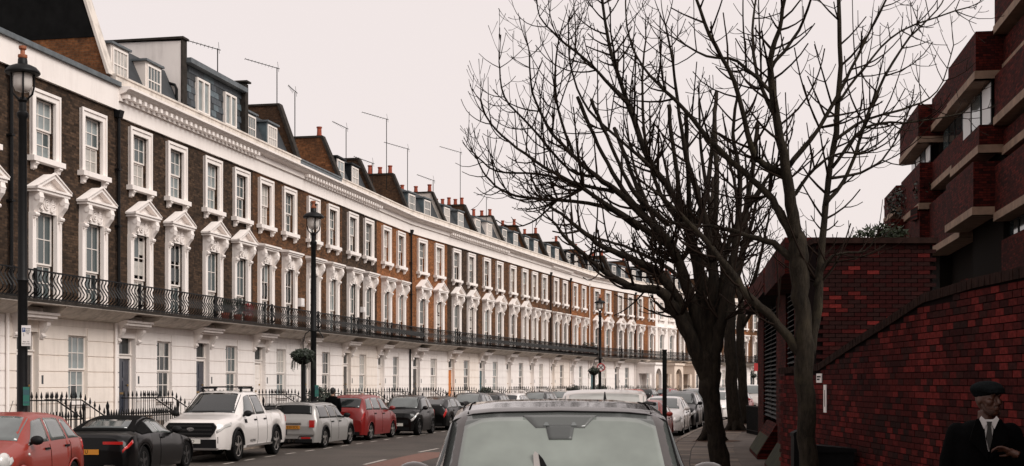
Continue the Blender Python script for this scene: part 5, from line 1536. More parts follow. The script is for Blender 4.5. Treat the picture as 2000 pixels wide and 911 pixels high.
# 6 black two-seat city car facing us
L, W, H = 2.75, 1.66, 1.55; hl = L / 2
top = [(hl, 0.70), (hl - 0.05, 0.86), (hl - 0.30, 0.98), (0.72, 1.03), (0.32, 1.42), (0.12, 1.50), (-0.4, 1.55), (-0.9, 1.48), (-1.22, 1.10), (-1.34, 0.95), (-hl, 0.75)]
belt = [(-hl, 0.66), (-1.2, 0.98), (0.7, 0.95), (1.1, 0.85), (hl, 0.62)]
B = Body(L, W, H, top, belt, 0.60, 0.30, hl - 0.45, -hl + 0.43, 0.18)
vehicle('parked_city_car', 'stubby black two-seat city car facing us beyond the red people carrier', 'car', B, (-4.15, 52.6), 0.22, True, 'paint_charcoal', [(-0.40, 0.58, -0.40, 0.26), (-0.95, -0.46, -0.80, -0.46)], (0.72, 0.18), (-1.22, -0.9), rim='alloy_dark', front_glass='car_glass_pale', plate=('CF', ''), seams=(-0.42,))
# 7 black hatchback, tail to us
B, win, sc, re = hatch(4.25, 1.78, 1.44, r=0.32, rake=0.2, tailz=1.02)
vehicle('parked_car', 'black sloping hatchback just left of the dark SUV\'s screen', 'car', B, (-3.15, 58.6), 0.23, False, 'paint_black', win, sc, re, rim='alloy', seams=(-0.1, -1.05))

# further cars along the far kerb
row = [(64.2, 'paint_grey', True, 'grey hatchback with pale windscreen facing us, first roof seen above the SUV', 1.55), (69.2, 'paint_black', False, 'dark car behind the grey hatchback on the terrace side', 1.5), (74.2, 'paint_white', False, 'white saloon with curved side windows on the terrace side', 1.47), (79.3, 'paint_charcoal', True, 'charcoal car after the white saloon on the terrace side', 1.5), (84.6, 'paint_pale', True, 'pale car facing us near the distant lamp', 1.52), (90.0, 'paint_grey', False, 'grey car beside the distant lamp', 1.5), (95.5, 'paint_silver', True, 'silver car past the distant lamp on the terrace side', 1.5), (106, 'paint_tomato', True, 'small tomato-red car far along the terrace', 1.5), (112, 'paint_charcoal', False, 'dark car far along the terrace by the porch', 1.55), (118, 'paint_deep_red', True, 'deep red car near the far porch', 1.5), (126, 'paint_white', False, 'white car below the cream porch', 1.5), (134, 'paint_pale', True, 'pale car beyond the cream porch', 1.6), (146, 'paint_white', True, 'white car at the far bend seen right of the trunks', 1.65)]
for yy, c, fu, lab, H in row:
    B, win, sc, re = hatch(4.2, 1.76, H, r=0.31)
    sl = (kl(yy + 2) - kl(yy - 2)) / 4
    vehicle('parked_car', lab, 'car', B, (kl(yy) + 1.15, yy), sl, fu, c, win, sc, re, front_glass='car_glass_pale', seams=(-0.1,), detail=False)
# right-hand kerb behind the big SUV
L, W, H = 5.0, 1.95, 1.93; hl = L / 2
top = [(hl, 0.85), (hl - 0.08, 1.02), (hl - 0.4, 1.12), (1.55, 1.20), (1.0, 1.62), (0.62, 1.86), (0.3, 1.92), (-2.1, 1.91), (-2.32, 1.86), (-2.44, 1.4), (-hl, 0.9)]
belt = [(-hl, 0.85), (-2.4, 1.15), (1.5, 1.10), (hl - 0.3, 0.98), (hl, 0.78)]
B = Body(L, W, H, top, belt, 0.74, 0.35, hl - 0.95, -hl + 0.9, 0.2)
vehicle('parked_van', 'tall pale van parked behind the dark SUV, only its roof showing', 'van', B, (1.72, 24.6), 0.09, True, 'paint_pale', [(-0.1, 1.3, -0.1, 0.70), (-1.0, -0.2, -1.0, -0.2), (-2.2, -1.1, -2.15, -1.1)], (1.55, 0.62), (-2.44, -2.3), front_glass='car_glass_reflect', trim='plastic_black')
rrow = [(31.5, 'paint_charcoal', 1.45, True, 'low charcoal car hidden between the pale van and the red hatchback'), (45.0, 'paint_tomato', 1.46, True, 'tomato-red hatchback with dark mirror beside the black kerb post'), (52.8, 'paint_white', 1.50, True, 'white hatchback facing us behind the tomato-red one'), (59.0, 'paint_charcoal', 1.66, True, 'dark tall car facing us behind the white hatchback'), (66.0, 'paint_grey', 1.72, True, 'grey tall car behind the dark one, left of the thick trunk'), (73.0, 'paint_white', 1.6, True, 'white car hidden behind the thick trunk'), (80.5, 'paint_deep_red', 1.5, True, 'deep red car glimpsed right of the thick trunk'), (88, 'paint_pale', 1.9, True, 'pale van-like car between the two farther trunks'), (96, 'paint_black', 1.5, True, 'black car right of the farther trunks')]
for yy, c, H, fu, lab in rrow:
    B, win, sc, re = hatch(4.3, 1.78, H, r=0.33 if H > 1.6 else 0.31, nose=0.64 if H < 1.6 else 0.75, gc=0.19)
    sl = (kr(yy + 2) - kr(yy - 2)) / 4
    vehicle('parked_car', lab, 'car', B, (kr(yy) - 1.12, yy), sl, fu, c, win, sc, re, front_glass='car_glass_pale', seams=(-0.1, -1.0), trim='plastic_black' if c == 'paint_charcoal' else None)

# ------------------------------------------------------------------ the dark SUV filling the foreground
L, W, H = 4.88, 2.04, 1.925; hl = L / 2
plain('suv_paint', (0.045, 0.038, 0.035), 0.25, metal=0.5, coat=1.0, var=0.10, scale=30)
plain('suv_screen', (0.155, 0.178, 0.158), 0.10, spec=0.7, coat=0.4, var=0.38, scale=1.3)  # sky reflection put into the pale, uneven base colour
plain('frit', (0.060, 0.067, 0.063), 0.15, spec=0.6, coat=0.4)
plain('sensor_grey', (0.055, 0.06, 0.058), 0.4)
top = [(hl, 0.88), (hl - 0.06, 1.02), (hl - 0.3, 1.10), (1.02, 1.18), (0.92, 1.20), (0.55, 1.53), (0.14, 1.838), (0.04, 1.880), (-0.3, 1.920), (-0.9, 1.925), (-1.8, 1.885), (-2.1, 1.84), (-2.30, 1.40), (-2.40, 1.05), (-hl, 0.8)]
belt = [(-hl, 0.85), (-2.3, 1.12), (0.9, 1.10), (1.5, 1.04), (hl, 0.82)]
B = Body(L, W, H, top, belt, 0.715, 0.38, hl - 0.92, -hl + 0.95, 0.24)
SB = B
def suv_extra(rt, B):
    xa, xb = 0.92, 0.10
    P = lambda x, a: (x, *B.over(x, a))
    # dark ceramic border, then the glass in its reflected-sky colour
    f = lambda i, j: P(lerp(xb + 0.03, xa - 0.02, i), lerp(-0.985, 0.985, 1 - j))
    ws = patch(f, 14, 14, 0.004).build('windscreen', 'frit', rt, True)
    def f2(i, j):
        a = lerp(-0.87, 0.87, 1 - j)
        x0 = xb + 0.075 + 0.05 * max(0, abs(a) - 0.72) / 0.15
        return P(lerp(x0, xa - 0.06, i), a)
    patch(f2, 18, 40, 0.008).build('glass', 'suv_screen', ws, True)
    def f3(i, j): return P(lerp(xb + 0.06, xb + 0.20, i), lerp(0.34, -0.26, j))
    def trap(x0, x1, a0, a1, b0, b1): return lambda i, j: P(lerp(x0, x1, i), lerp(lerp(a0, a1, i), lerp(b0, b1, i), j))
    patch(trap(xb + 0.06, xb + 0.17, 0.34, 0.22, -0.34, -0.22), 5, 8, 0.011).build('mirror_shroud', 'frit', ws, True)
    patch(trap(xb + 0.15, xb + 0.27, 0.13, 0.10, -0.13, -0.10), 5, 6, 0.014).build('camera_housing', 'sensor_grey', ws, True)
    for s in (-1, 1): patch(trap(xb + 0.130, xb + 0.158, s * 0.125 + 0.010, s * 0.125 + 0.028, s * 0.125 - 0.010, s * 0.125 - 0.028), 3, 3, 0.017).build('sensor_window', 'car_glass_pale', ws)
    # black seal round the screen
    m = MB(); m.tube([P(lerp(xa, xb + 0.015, k / 10), 0.995) for k in range(11)] + [P(xb + 0.012, lerp(0.97, -0.97, k / 12)) for k in range(13)] + [P(lerp(xb + 0.015, xa, k / 10), -0.995) for k in range(11)], 0.010, 6); m.build('screen_seal', 'rubber', rt, True)
    # roof ditch seams, wiper arm cocked up off the screen, fin aerial and rails
    for s in (-1, 1):
        m = MB().tube([P(lerp(0.08, -2.0, k / 16), s * 0.86) for k in range(17)], 0.007, 4); m.build('roof_seam', 'dark_under', rt)
        m = MB().tube([(x, s * (B.over(x, 0.96)[0] + 0.0), B.over(x, 0.96)[1] + 0.03) for x in (-0.35, -0.6, -1.0, -1.5, -1.9)], 0.014, 6); m.build('roof_rail', 'plastic_black', rt)
    m = MB().prism([(-0.035, 0.0), (0.03, 0.0), (0.020, 0.36), (0.000, 0.385), (-0.014, 0.36)], 'x', -0.012, 0.012); wa = m.build('wiper_arm', 'alloy', rt, loc=(0.73, -0.13, 1.285), rot=(0.10, -0.62, 0))
    m = MB().prism([(0.03, 0.0), (0.17, 0.0), (0.085, 0.20), (0.045, 0.32), (0.021, 0.36)], 'x', -0.010, 0.016); m.build('wiper_blade', 'rubber', wa)
    MB().tube([(-1.92, 0.42, 1.86), (-1.97, 0.42, 1.97)], [0.02, 0.004], 6).build('roof_aerial', 'plastic_black', rt)
    for s in (-1, 1):
        y, z = B.side(0.52, 0.1)
        m = MB().ball((0.50, s * 0.955, 1.435), 0.125, 14, 10, (0.72, 1.05, 0.80)); m.tube([(0.52, s * y * 0.95, z), (0.5, s * 0.93, 1.39)], 0.045, 6)
        m.build('door_mirror', 'suv_paint', rt, True, 60)
    # roof speckle: rain drops
vehicle('parked_suv', 'dark metallic SUV facing the camera with reflected sky coloured into its pale windscreen', 'car', B, (0.325, 9.15), 0.015, True, 'suv_paint', [(-0.45, 0.80, -0.45, 0.22), (-1.45, -0.55, -1.40, -0.55), (-2.1, -1.52, -1.95, -1.50)], None, (-2.30, -2.08), rim='alloy_dark', seams=(-0.5, -1.5), extra=suv_extra)
# ------------------------------------------------------------------ bare street trees
def bark_material(name, a, b, lichen):
    m, n, l, bs = _princ(name)
    co = _coords(n, l)
    mp = n.new('ShaderNodeMapping'); mp.inputs['Scale'].default_value = (1, 1, 0.25); l.new(co, mp.inputs[0])
    f = _noise(n, l, mp.outputs[0], 14, 8, 0.75)
    g = _noise(n, l, co, 3.0, 4)
    c1 = _ramp(n, l, f, [(0.35, a), (0.7, b)])
    mk = _ramp(n, l, g, [(0.55, (0, 0, 0)), (0.75, (0.6, 0.6, 0.6))])
    mx = n.new('ShaderNodeMixRGB'); l.new(mk, mx.inputs[0]); l.new(c1, mx.inputs[1]); mx.inputs[2].default_value = (*lichen, 1)
    l.new(mx.outputs[0], bs.inputs['Base Color'])
    bs.inputs['Roughness'].default_value = 0.95; bs.inputs['Specular IOR Level'].default_value = 0.15
    _bump(n, l, bs, f, 1.0, 0.05)
    MATS[name] = m
bark_material('bark', (0.007, 0.0055, 0.0045), (0.036, 0.027, 0.019), (0.040, 0.033, 0.021))
bark_material('bark_pale', (0.010, 0.008, 0.006), (0.046, 0.036, 0.025), (0.058, 0.048, 0.027))
plain('twig', (0.016, 0.010, 0.007), 0.95, spec=0.1)

class Tree:
    def __init__(s, Y, seed):
        s.Y, s.rnd = Y, random.Random(seed)
        s.limb, s.twig = MB(), MB()
        s.paths = []
    def smooth(s, P, n):
        out = []
        for i in range(len(P) - 1):
            p0, p1, p2, p3 = P[max(i - 1, 0)], P[i], P[i + 1], P[min(i + 2, len(P) - 1)]
            for k in range(n):
                t = k / n
                out.append(tuple(0.5 * ((2 * b) + (-a + c) * t + (2 * a - 5 * b + 4 * c - d) * t * t + (-a + 3 * b - 3 * c + d) * t ** 3) for a, b, c, d in zip(p0, p1, p2, p3)))
        out.append(tuple(P[-1])); return out
    def add(s, pix, depth=0.0, spread=None, sides=8, jit=0.012, keep=True):
        """limb through (u, v, width) pixels; depth drifts from the trunk's plane to Y + spread"""
        n = len(pix); sp = s.rnd.uniform(-1, 1) * 0.055 * s.Y if spread is None else spread
        P = []
        for i, (u, v, w) in enumerate(pix):
            Y = s.Y + depth + sp * (i / (n - 1)) ** 1.3
            q = px(u, v, Y); P.append((q.x, q.y, q.z, max(0.004, w * 0.45 * Y / F_PX)))
        Q = s.smooth(P, 4)
        pts = [Vector(q[:3]) + Vector((s.rnd.gauss(0, jit), s.rnd.gauss(0, jit), s.rnd.gauss(0, jit))) * (0.3 + 6 * q[3]) for q in Q]
        rad = [max(0.004, q[3] * s.rnd.uniform(0.94, 1.08)) for q in Q]
        s.limb.tube(pts, rad, sides)
        if keep: s.paths.append((pts, rad))
        return pts, rad
    def shoot(s, p, d, L, r, level, up):
        n = max(3, int(L / 0.16)); pts, rad = [p], [r]
        d = d.normalized(); kink = s.rnd.uniform(0.02, 0.06)
        for i in range(n):
            d = (d + Vector((0, 0, up * (0.5 + i / n))) + Vector((s.rnd.gauss(0, kink), s.rnd.gauss(0, kink), s.rnd.gauss(0, kink)))).normalized()
            p = p + d * (L / n); pts.append(p); rad.append(max(s.Y * 1.7e-4, r * (1 - 0.55 * (i + 1) / n)))
        rad[-1] *= 1.5 if level >= 2 else 1.2              # bud
        s.twig.tube(pts, rad, 5 if level == 1 else 4, cap=False)
        return pts, rad
    def dress(s, gap, L1, L2, up=0.16, min_r=0.0, max_r=0.11, start=0.25, twig_r=0.011, dens=1.0):
        for pts, rad in s.paths:
            acc = 0.0; N = len(pts)
            for i in range(1, N - 1):
                acc += (pts[i] - pts[i - 1]).length
                if i / N < start or rad[i] > max_r: continue
                while acc > gap:
                    acc -= gap * s.rnd.uniform(0.7, 1.4)
                    t = (pts[i + 1] - pts[i - 1]).normalized(); o = t.orthogonal().normalized()
                    a = s.rnd.uniform(0, 2 * math.pi)
                    side = (Matrix.Rotation(a, 3, t) @ o)
                    for sg in ((1, -1) if s.rnd.random() < 0.4 else (1,)):
                        dd = t * s.rnd.uniform(0.45, 1.0) + side * sg + Vector((0, 0, -0.05))
                        L = s.rnd.uniform(*L1) * (0.6 + 0.5 * s.rnd.random()) * (1.15 - 0.6 * i / N)
                        r1 = min(rad[i] * 0.55, twig_r * s.rnd.uniform(1.0, 1.7)) + 0.002
                        sp, sr = s.shoot(pts[i], dd, L, r1, 1, up * s.rnd.uniform(0.4, 1.5))
                        s.sub(sp, sr, L2, up, dens)
            # leader tuft
            t = (pts[-1] - pts[-2]).normalized()
            for _ in range(3):
                dd = t + Vector((s.rnd.gauss(0, 0.4), s.rnd.gauss(0, 0.4), s.rnd.gauss(0, 0.3)))
                sp, sr = s.shoot(pts[-1], dd, s.rnd.uniform(*L1) * 0.4, max(0.006, rad[-1] * 0.8), 1, up)
                s.sub(sp, sr, L2, up, dens)
    def sub(s, sp, sr, L2, up, dens):
        k = 2
        while k < len(sp) - 1:
            if s.rnd.random() < 0.62 * dens:
                t = (sp[k + 1] - sp[k - 1]).normalized(); o = Matrix.Rotation(s.rnd.uniform(0, 6.28), 3, t) @ t.orthogonal().normalized()
                for sg in ((1, -1) if s.rnd.random() < 0.55 else (1,)):
                    L = s.rnd.uniform(*L2)
                    tp, tr = s.shoot(sp[k], t * 0.7 + o * sg, L, max(0.005, sr[k] * 0.7), 2, up * 1.3)
                    if L > L2[0] * 2 and s.rnd.random() < 0.5 and len(tp) > 3:
                        t2 = (tp[2] - tp[1]).normalized(); o2 = Matrix.Rotation(s.rnd.uniform(0, 6.28), 3, t2) @ t2.orthogonal().normalized()
                        s.shoot(tp[2], t2 * 0.8 + o2, L * 0.5, 0.005, 3, up)
            k += 2
    def finish(s, base, label, mat='bark', roots=0.0):
        rt = empty('street_tree', base, 0.0, label, 'tree', 'bare trees along the pavement')
        T = Matrix.Translation(-Vector(base))
        if roots:
            for k in range(7):
                a = k * 0.9 + s.rnd.uniform(-0.2, 0.2); c, sn = math.cos(a), math.sin(a)
                q = Vector(base)
                s.limb.tube([q + Vector((c * roots * 0.35, sn * roots * 0.35, 0.55)), q + Vector((c * roots * 0.75, sn * roots * 0.75, 0.20)), q + Vector((c * roots * 1.25, sn * roots * 1.25, 0.03)), q + Vector((c * roots * 1.6, sn * roots * 1.6, -0.05))], [roots * 0.45, roots * 0.36, roots * 0.22, roots * 0.1], 7)
        tr = s.limb.xf(T).build('trunk', mat, rt, True)
        s.twig.xf(T).build('crown', 'twig', rt, True)
        return rt

# --- big tree with the forked trunk
A = Tree(29.0, 11)
A.add([(1409, 921, 44), (1399, 850, 39), (1390, 790, 39), (1384, 735, 46), (1380, 690, 50)], spread=0, sides=14, keep=False)
for pts in [
    [(1388, 790, 20), (1376, 735, 30), (1357, 682, 31), (1332, 630, 28), (1308, 592, 25), (1283, 567, 20), (1240, 562, 17), (1190, 538, 13), (1150, 505, 10), (1110, 470, 8), (1080, 432, 5)],
    [(1355, 670, 24), (1330, 600, 22), (1305, 555, 20), (1275, 525, 19), (1220, 500, 15), (1176, 481, 12), (1135, 450, 10), (1105, 425, 7), (1070, 400, 4)],
    [(1386, 780, 22), (1379, 715, 30), (1366, 640, 28), (1342, 560, 25), (1310, 480, 22), (1255, 420, 16), (1200, 370, 13), (1154, 337, 10), (1101, 285, 8), (1070, 248, 7), (1040, 180, 5), (1033, 95, 3)],
    [(1310, 482, 18), (1217, 422, 12), (1140, 370, 9), (1064, 327, 7), (995, 278, 5), (952, 232, 4), (938, 195, 3)],
    [(1250, 448, 12), (1175, 402, 9), (1064, 390, 7), (992, 378, 5), (950, 345, 4), (932, 310, 3)],
    [(1382, 710, 32), (1376, 630, 27), (1365, 540, 23), (1345, 450, 20), (1328, 401, 17), (1270, 316, 14), (1238, 232, 12), (1207, 148, 9), (1186, 68, 7), (1172, -40, 5)],
    [(1228, 205, 9), (1190, 165, 8), (1154, 126, 6), (1091, 74, 5), (1054, 32, 3), (1048, -20, 3)],
    [(1388, 705, 30), (1390, 630, 24), (1392, 540, 19), (1380, 440, 15), (1350, 340, 11), (1330, 250, 8), (1318, 150, 6), (1300, 50, 4)],
    [(1390, 790, 20), (1393, 725, 28), (1402, 660, 26), (1413, 600, 23), (1426, 540, 19), (1440, 450, 14), (1445, 350, 10), (1432, 260, 8), (1440, 180, 5)],
    [(1404, 640, 18), (1410, 560, 14), (1424, 470, 11), (1470, 390, 9), (1510, 330, 6), (1540, 280, 4)],
    [(1160, 345, 8), (1110, 330, 6), (1040, 250, 5), (985, 190, 4), (975, 120, 3)],
    [(1120, 300, 7), (1090, 215, 5), (1085, 130, 4), (1095, 60, 3)],
    [(1275, 330, 9), (1230, 290, 7), (1150, 215, 5), (1115, 130, 4), (1110, 40, 3)],
    [(1345, 450, 12), (1290, 380, 9), (1260, 270, 7), (1255, 160, 5), (1262, 60, 3)],
    [(1200, 375, 9), (1130, 360, 7), (1050, 340, 5), (970, 335, 4), (925, 300, 3)],
]: A.add(pts)
for pts in [  # cut-back stubs
    [(1295, 455, 14), (1240, 400, 11), (1196, 337, 9), (1160, 265, 8), (1128, 190, 8)], [(1305, 440, 13), (1250, 390, 11), (1217, 337, 9), (1185, 265, 8), (1154, 195, 8)],
    [(1350, 450, 14), (1345, 380, 11), (1342, 300, 10), (1340, 215, 9)], [(1392, 480, 14), (1400, 380, 11), (1398, 290, 10), (1395, 215, 9)], [(1360, 440, 12), (1382, 360, 10), (1392, 270, 9), (1400, 180, 8)],
    [(1330, 430, 12), (1322, 340, 10), (1310, 260, 9), (1308, 205, 9)], [(1425, 520, 14), (1455, 420, 11), (1470, 330, 10), (1480, 240, 9)], [(1260, 410, 10), (1230, 330, 9), (1200, 250, 8)]]: A.add(pts, keep=False)
A.dress(0.27, (0.8, 2.1), (0.22, 0.75), up=0.21, max_r=0.13, start=0.30, twig_r=0.019)
A.finish((A.limb.v[0][0] * 0 + px(1409, 921, 29.0).x, 29.0, 0.125), 'large bare tree with forked leaning trunk nearest the dark SUV')

# --- tree right behind it
Bt = Tree(43.5, 5)
Bt.add([(1392, 862, 34), (1391, 800, 28), (1390, 740, 26), (1392, 690, 26)], spread=0, sides=12, keep=False)
for pts in [
    [(1392, 695, 22), (1400, 600, 18), (1395, 500, 13), (1385, 400, 10), (1370, 300, 7), (1365, 200, 4)],
    [(1392, 690, 20), (1350, 570, 13), (1300, 475, 10), (1260, 390, 7), (1235, 310, 5), (1225, 240, 3)],
    [(1394, 690, 18), (1430, 570, 13), (1455, 460, 9), (1460, 380, 6), (1455, 300, 4)],
    [(1390, 660, 14), (1330, 545, 10), (1240, 490, 7), (1165, 465, 5), (1120, 440, 3)],
    [(1396, 580, 12), (1350, 480, 9), (1320, 400, 7), (1300, 330, 5), (1290, 270, 3)]]: Bt.add(pts)
Bt.dress(0.5, (0.8, 2.0), (0.3, 0.8), up=0.16, max_r=0.14, start=0.3, twig_r=0.022)
Bt.finish((px(1392, 862, 43.5).x, 43.5, 0.125), 'bare tree hidden directly behind the forked trunk, its roots showing on both sides', roots=0.36)
Ct = Tree(52.5, 21)
Ct.add([(1437, 841, 32), (1430, 770, 26), (1426, 660, 26), (1423, 570, 26)], spread=0, sides=12, keep=False)
for pts in [[(1423, 575, 20), (1405, 480, 13), (1390, 400, 9), (1400, 320, 5)], [(1424, 590, 18), (1450, 500, 12), (1470, 430, 8), (1482, 370, 5)], [(1425, 610, 13), (1380, 520, 8), (1340, 470, 5), (1320, 430, 3)], [(1424, 600, 12), (1435, 480, 9), (1440, 390, 6), (1425, 320, 4)]]: Ct.add(pts)
Ct.dress(0.6, (0.8, 2.0), (0.3, 0.8), up=0.16, max_r=0.16, start=0.3, twig_r=0.024)
Ct.finish((px(1437, 841, 52.5).x, 52.5, 0.125), 'straight dark trunk standing in a reddish earth patch, third tree along the pavement', roots=0.32)
Dt = Tree(61.0, 33)
Dt.add([(1453, 827, 26), (1451, 750, 21), (1445, 660, 19), (1452, 600, 19)], spread=0, sides=12, keep=False)
for pts in [[(1452, 605, 14), (1475, 540, 9), (1490, 480, 6), (1502, 420, 4)], [(1450, 610, 14), (1440, 540, 9), (1432, 470, 6), (1430, 410, 4)], [(1449, 640, 10), (1478, 590, 7), (1500, 540, 5), (1515, 500, 3)]]: Dt.add(pts)
Dt.dress(0.6, (0.8, 2.0), (0.3, 0.8), up=0.16, max_r=0.18, start=0.25, twig_r=0.019)
Dt.finish((px(1453, 827, 61.0).x, 61.0, 0.125), 'farthest trunk of the row, leaning beside the straight dark one', roots=0.30)
# --- slim tree against the red wall
E_ = Tree(17.6, 8)
E_.add([(1586, 1028, 46), (1580, 911, 41), (1574, 800, 40), (1570, 700, 40), (1566, 600, 37), (1562, 520, 40), (1556, 455, 36)], spread=0, sides=14, keep=False)
for pts in [
    [(1556, 465, 30), (1545, 400, 25), (1530, 300, 20), (1512, 200, 17), (1505, 120, 13), (1525, 40, 9), (1540, -40, 7)],
    [(1556, 475, 25), (1520, 410, 18), (1490, 370, 15), (1407, 295, 12), (1333, 211, 9), (1270, 148, 6), (1228, 74, 4), (1222, -10, 3)],
    [(1538, 345, 18), (1490, 320, 15), (1468, 290, 13), (1433, 158, 10), (1386, 68, 8), (1355, -20, 6)],
    [(1560, 515, 20), (1510, 475, 14), (1470, 465, 11), (1430, 450, 9), (1370, 440, 6), (1310, 435, 4)],
    [(1572, 705, 28), (1545, 665, 23), (1510, 625, 20), (1460, 575, 18), (1420, 520, 15), (1360, 450, 11), (1310, 400, 8), (1260, 360, 5)],
    [(1580, 695, 26), (1598, 600, 20), (1600, 540, 17), (1607, 470, 15), (1615, 380, 13), (1632, 260, 12), (1640, 130, 10), (1640, -30, 8)],
    [(1612, 400, 10), (1660, 330, 8), (1700, 210, 7), (1760, 95, 5), (1830, 20, 3), (1850, -20, 3)],
    [(1630, 275, 8), (1690, 235, 6), (1760, 215, 5), (1830, 180, 3), (1862, 90, 2.5)],
    [(1540, 325, 12), (1600, 250, 9), (1650, 160, 7), (1700, 60, 5), (1740, -20, 4)],
    [(1520, 240, 11), (1480, 150, 8), (1470, 60, 6), (1480, -20, 4)],
    [(1510, 185, 9), (1440, 120, 7), (1380, 110, 5), (1310, 70, 3)],
    [(1625, 330, 8), (1690, 250, 6), (1790, 238, 4), (1880, 222, 3)],
    [(1620, 350, 7), (1700, 330, 5), (1740, 290, 4), (1770, 230, 3)],
    [(1590, 560, 10), (1625, 500, 6), (1690, 490, 4), (1715, 455, 3)],
    [(1545, 390, 9), (1590, 330, 7), (1640, 300, 5), (1690, 300, 3)],
    [(1636, 200, 7), (1690, 130, 5), (1760, 60, 4), (1890, 15, 3)],
    [(1505, 130, 8), (1560, 60, 6), (1590, -20, 4)]]: E_.add(pts)
E_.dress(0.22, (0.4, 1.35), (0.14, 0.45), up=0.20, max_r=0.075, start=0.22, twig_r=0.011)
E_.finish((px(1586, 1028, 17.6).x, 17.6, 0.125), 'slim grey-barked tree growing in front of the red brick wall', 'bark_pale')
# earth patches round the farther trunks
for t, (u, v, Y) in enumerate(((1400, 862, 43.5), (1437, 841, 52.5), (1453, 827, 61.0))):
    q = px(u, v, Y); m = MB(); n = 20
    m.v.append((q.x, q.y, 0.150)); 
    for k in range(n):
        a = 2 * math.pi * k / n; r_ = 0.8 * random.uniform(0.8, 1.15); m.v.append((q.x + r_ * math.cos(a), q.y + r_ * 1.1 * math.sin(a), 0.141))
    m.f = [(0, 1 + k, 1 + (k + 1) % n) for k in range(n)]
    tag(m.build('earth_patch', 'earth'), kind='structure')
# ------------------------------------------------------------------ people
plain('skin_dark', (0.062, 0.022, 0.012), 0.5, var=0.2, scale=30)
plain('skin_light', (0.35, 0.20, 0.14), 0.55)
plain('coat_black', (0.0022, 0.0022, 0.0024), 0.95, spec=0.05, var=0.3, scale=30)
plain('cap_tweed', (0.006, 0.0075, 0.008), 0.95, spec=0.05, var=0.5, scale=90)
plain('shirt_white', (0.55, 0.53, 0.52), 0.7)
plain('tie_dark', (0.012, 0.011, 0.009), 0.6, var=0.3, scale=60)
plain('hair_black', (0.010, 0.009, 0.009), 0.7)
plain('hair_grey', (0.30, 0.28, 0.26), 0.8, var=0.2, scale=40)
plain('stubble', (0.046, 0.021, 0.014), 0.9)
plain('shoe', (0.008, 0.008, 0.008), 0.4)

def loft(mb, rings, n=20):
    """rings: (cx, cy, z, rx, ry)"""
    i0 = len(mb.v)
    for cx, cy, z, rx, ry in rings:
        for j in range(n):
            a = 2 * math.pi * j / n
            c, s = math.cos(a), math.sin(a)
            p = 0.85
            mb.v.append((cx + rx * math.copysign(abs(c) ** p, c), cy + ry * math.copysign(abs(s) ** p, s), z))
    for k in range(len(rings) - 1):
        for j in range(n):
            j2 = (j + 1) % n; a = i0 + k * n; mb.f.append((a + j, a + j2, a + n + j2, a + n + j))
    mb.f.append(tuple(range(i0 + n - 1, i0 - 1, -1))); e = i0 + (len(rings) - 1) * n; mb.f.append(tuple(range(e, e + n)))
def fuse(o, vox, smooth=4):
    r_ = o.modifiers.new('fuse', 'REMESH'); r_.mode = 'VOXEL'; r_.voxel_size = vox; r_.use_smooth_shade = True
    s = o.modifiers.new('soften', 'SMOOTH'); s.factor = 0.5; s.iterations = smooth
    return o
def head(mb, c, yaw=0.0, tilt=0.0, k=1.0):
    """a face looking along -y, turned by yaw"""
    n0 = len(mb.v)
    mb.ball((0, 0.012, 0.02), 0.098, 18, 12, (0.80, 0.98, 1.12))
    mb.ball((0, -0.022, -0.045), 0.078, 16, 10, (0.80, 0.90, 1.02))
    mb.ball((0, -0.055, -0.098), 0.034, 12, 8, (1.1, 0.9, 0.75))            # chin
    mb.tube([(0, -0.085, 0.025), (0, -0.104, -0.005), (0, -0.114, -0.030), (0, -0.095, -0.042)], [0.010, 0.013, 0.017, 0.013], 8)   # nose
    for s in (-1, 1):
        mb.tube([(s * 0.015, -0.092, 0.037), (s * 0.045, -0.082, 0.037)], 0.013, 6)       # brow
        mb.ball((s * 0.045, -0.062, -0.02), 0.028, 8, 6)                                # cheek
        mb.ball((s * 0.012, -0.098, -0.038), 0.010, 6, 4)
        mb.ball((s * 0.031, -0.076, 0.014), 0.012, 8, 6)                                # eyelid
        mb.ball((s * 0.080, 0.012, -0.004), 0.030, 8, 6, (0.35, 0.7, 1.1))              # ear
    mb.tube([(-0.024, -0.086, -0.066), (0, -0.096, -0.063), (0.024, -0.086, -0.066)], 0.008, 6)
    mb.tube([(-0.021, -0.086, -0.077), (0, -0.094, -0.079), (0.021, -0.086, -0.077)], 0.008, 6)
    mb.tube([(0, 0.03, -0.08), (0, 0.035, -0.20)], [0.058, 0.062], 12)
    M = Matrix.Translation(c) @ Matrix.Rotation(yaw, 4, 'Z') @ Matrix.Rotation(tilt, 4, 'X') @ Matrix.Scale(k, 4)
    mb.xf(M, n0); return M
def hand(mb, wrist, M):
    n0 = len(mb.v)
    mb.ball((0, 0, 0.045), 0.045, 10, 8, (0.95, 0.42, 1.15))
    mb.tube([(0, 0, -0.05), (0, 0, 0.03)], [0.027, 0.030], 10)
    for i, (x, L) in enumerate(((-0.036, 0.062), (-0.012, 0.076), (0.012, 0.072), (0.036, 0.056))):
        mb.tube([(x * 0.85, 0, 0.07), (x, -0.006, 0.092), (x * 1.08, -0.022, 0.092 + L * 0.45), (x * 1.1, -0.048, 0.092 + L * 0.72), (x * 1.08, -0.066, 0.092 + L * 0.78)], [0.0105, 0.0098, 0.0092, 0.0085, 0.0070], 8)
    mb.tube([(-0.030, -0.004, 0.02), (-0.054, -0.018, 0.045), (-0.060, -0.034, 0.072), (-0.054, -0.046, 0.092)], [0.014, 0.0125, 0.011, 0.008], 8)
    mb.xf(Matrix.Translation(wrist) @ M, n0)

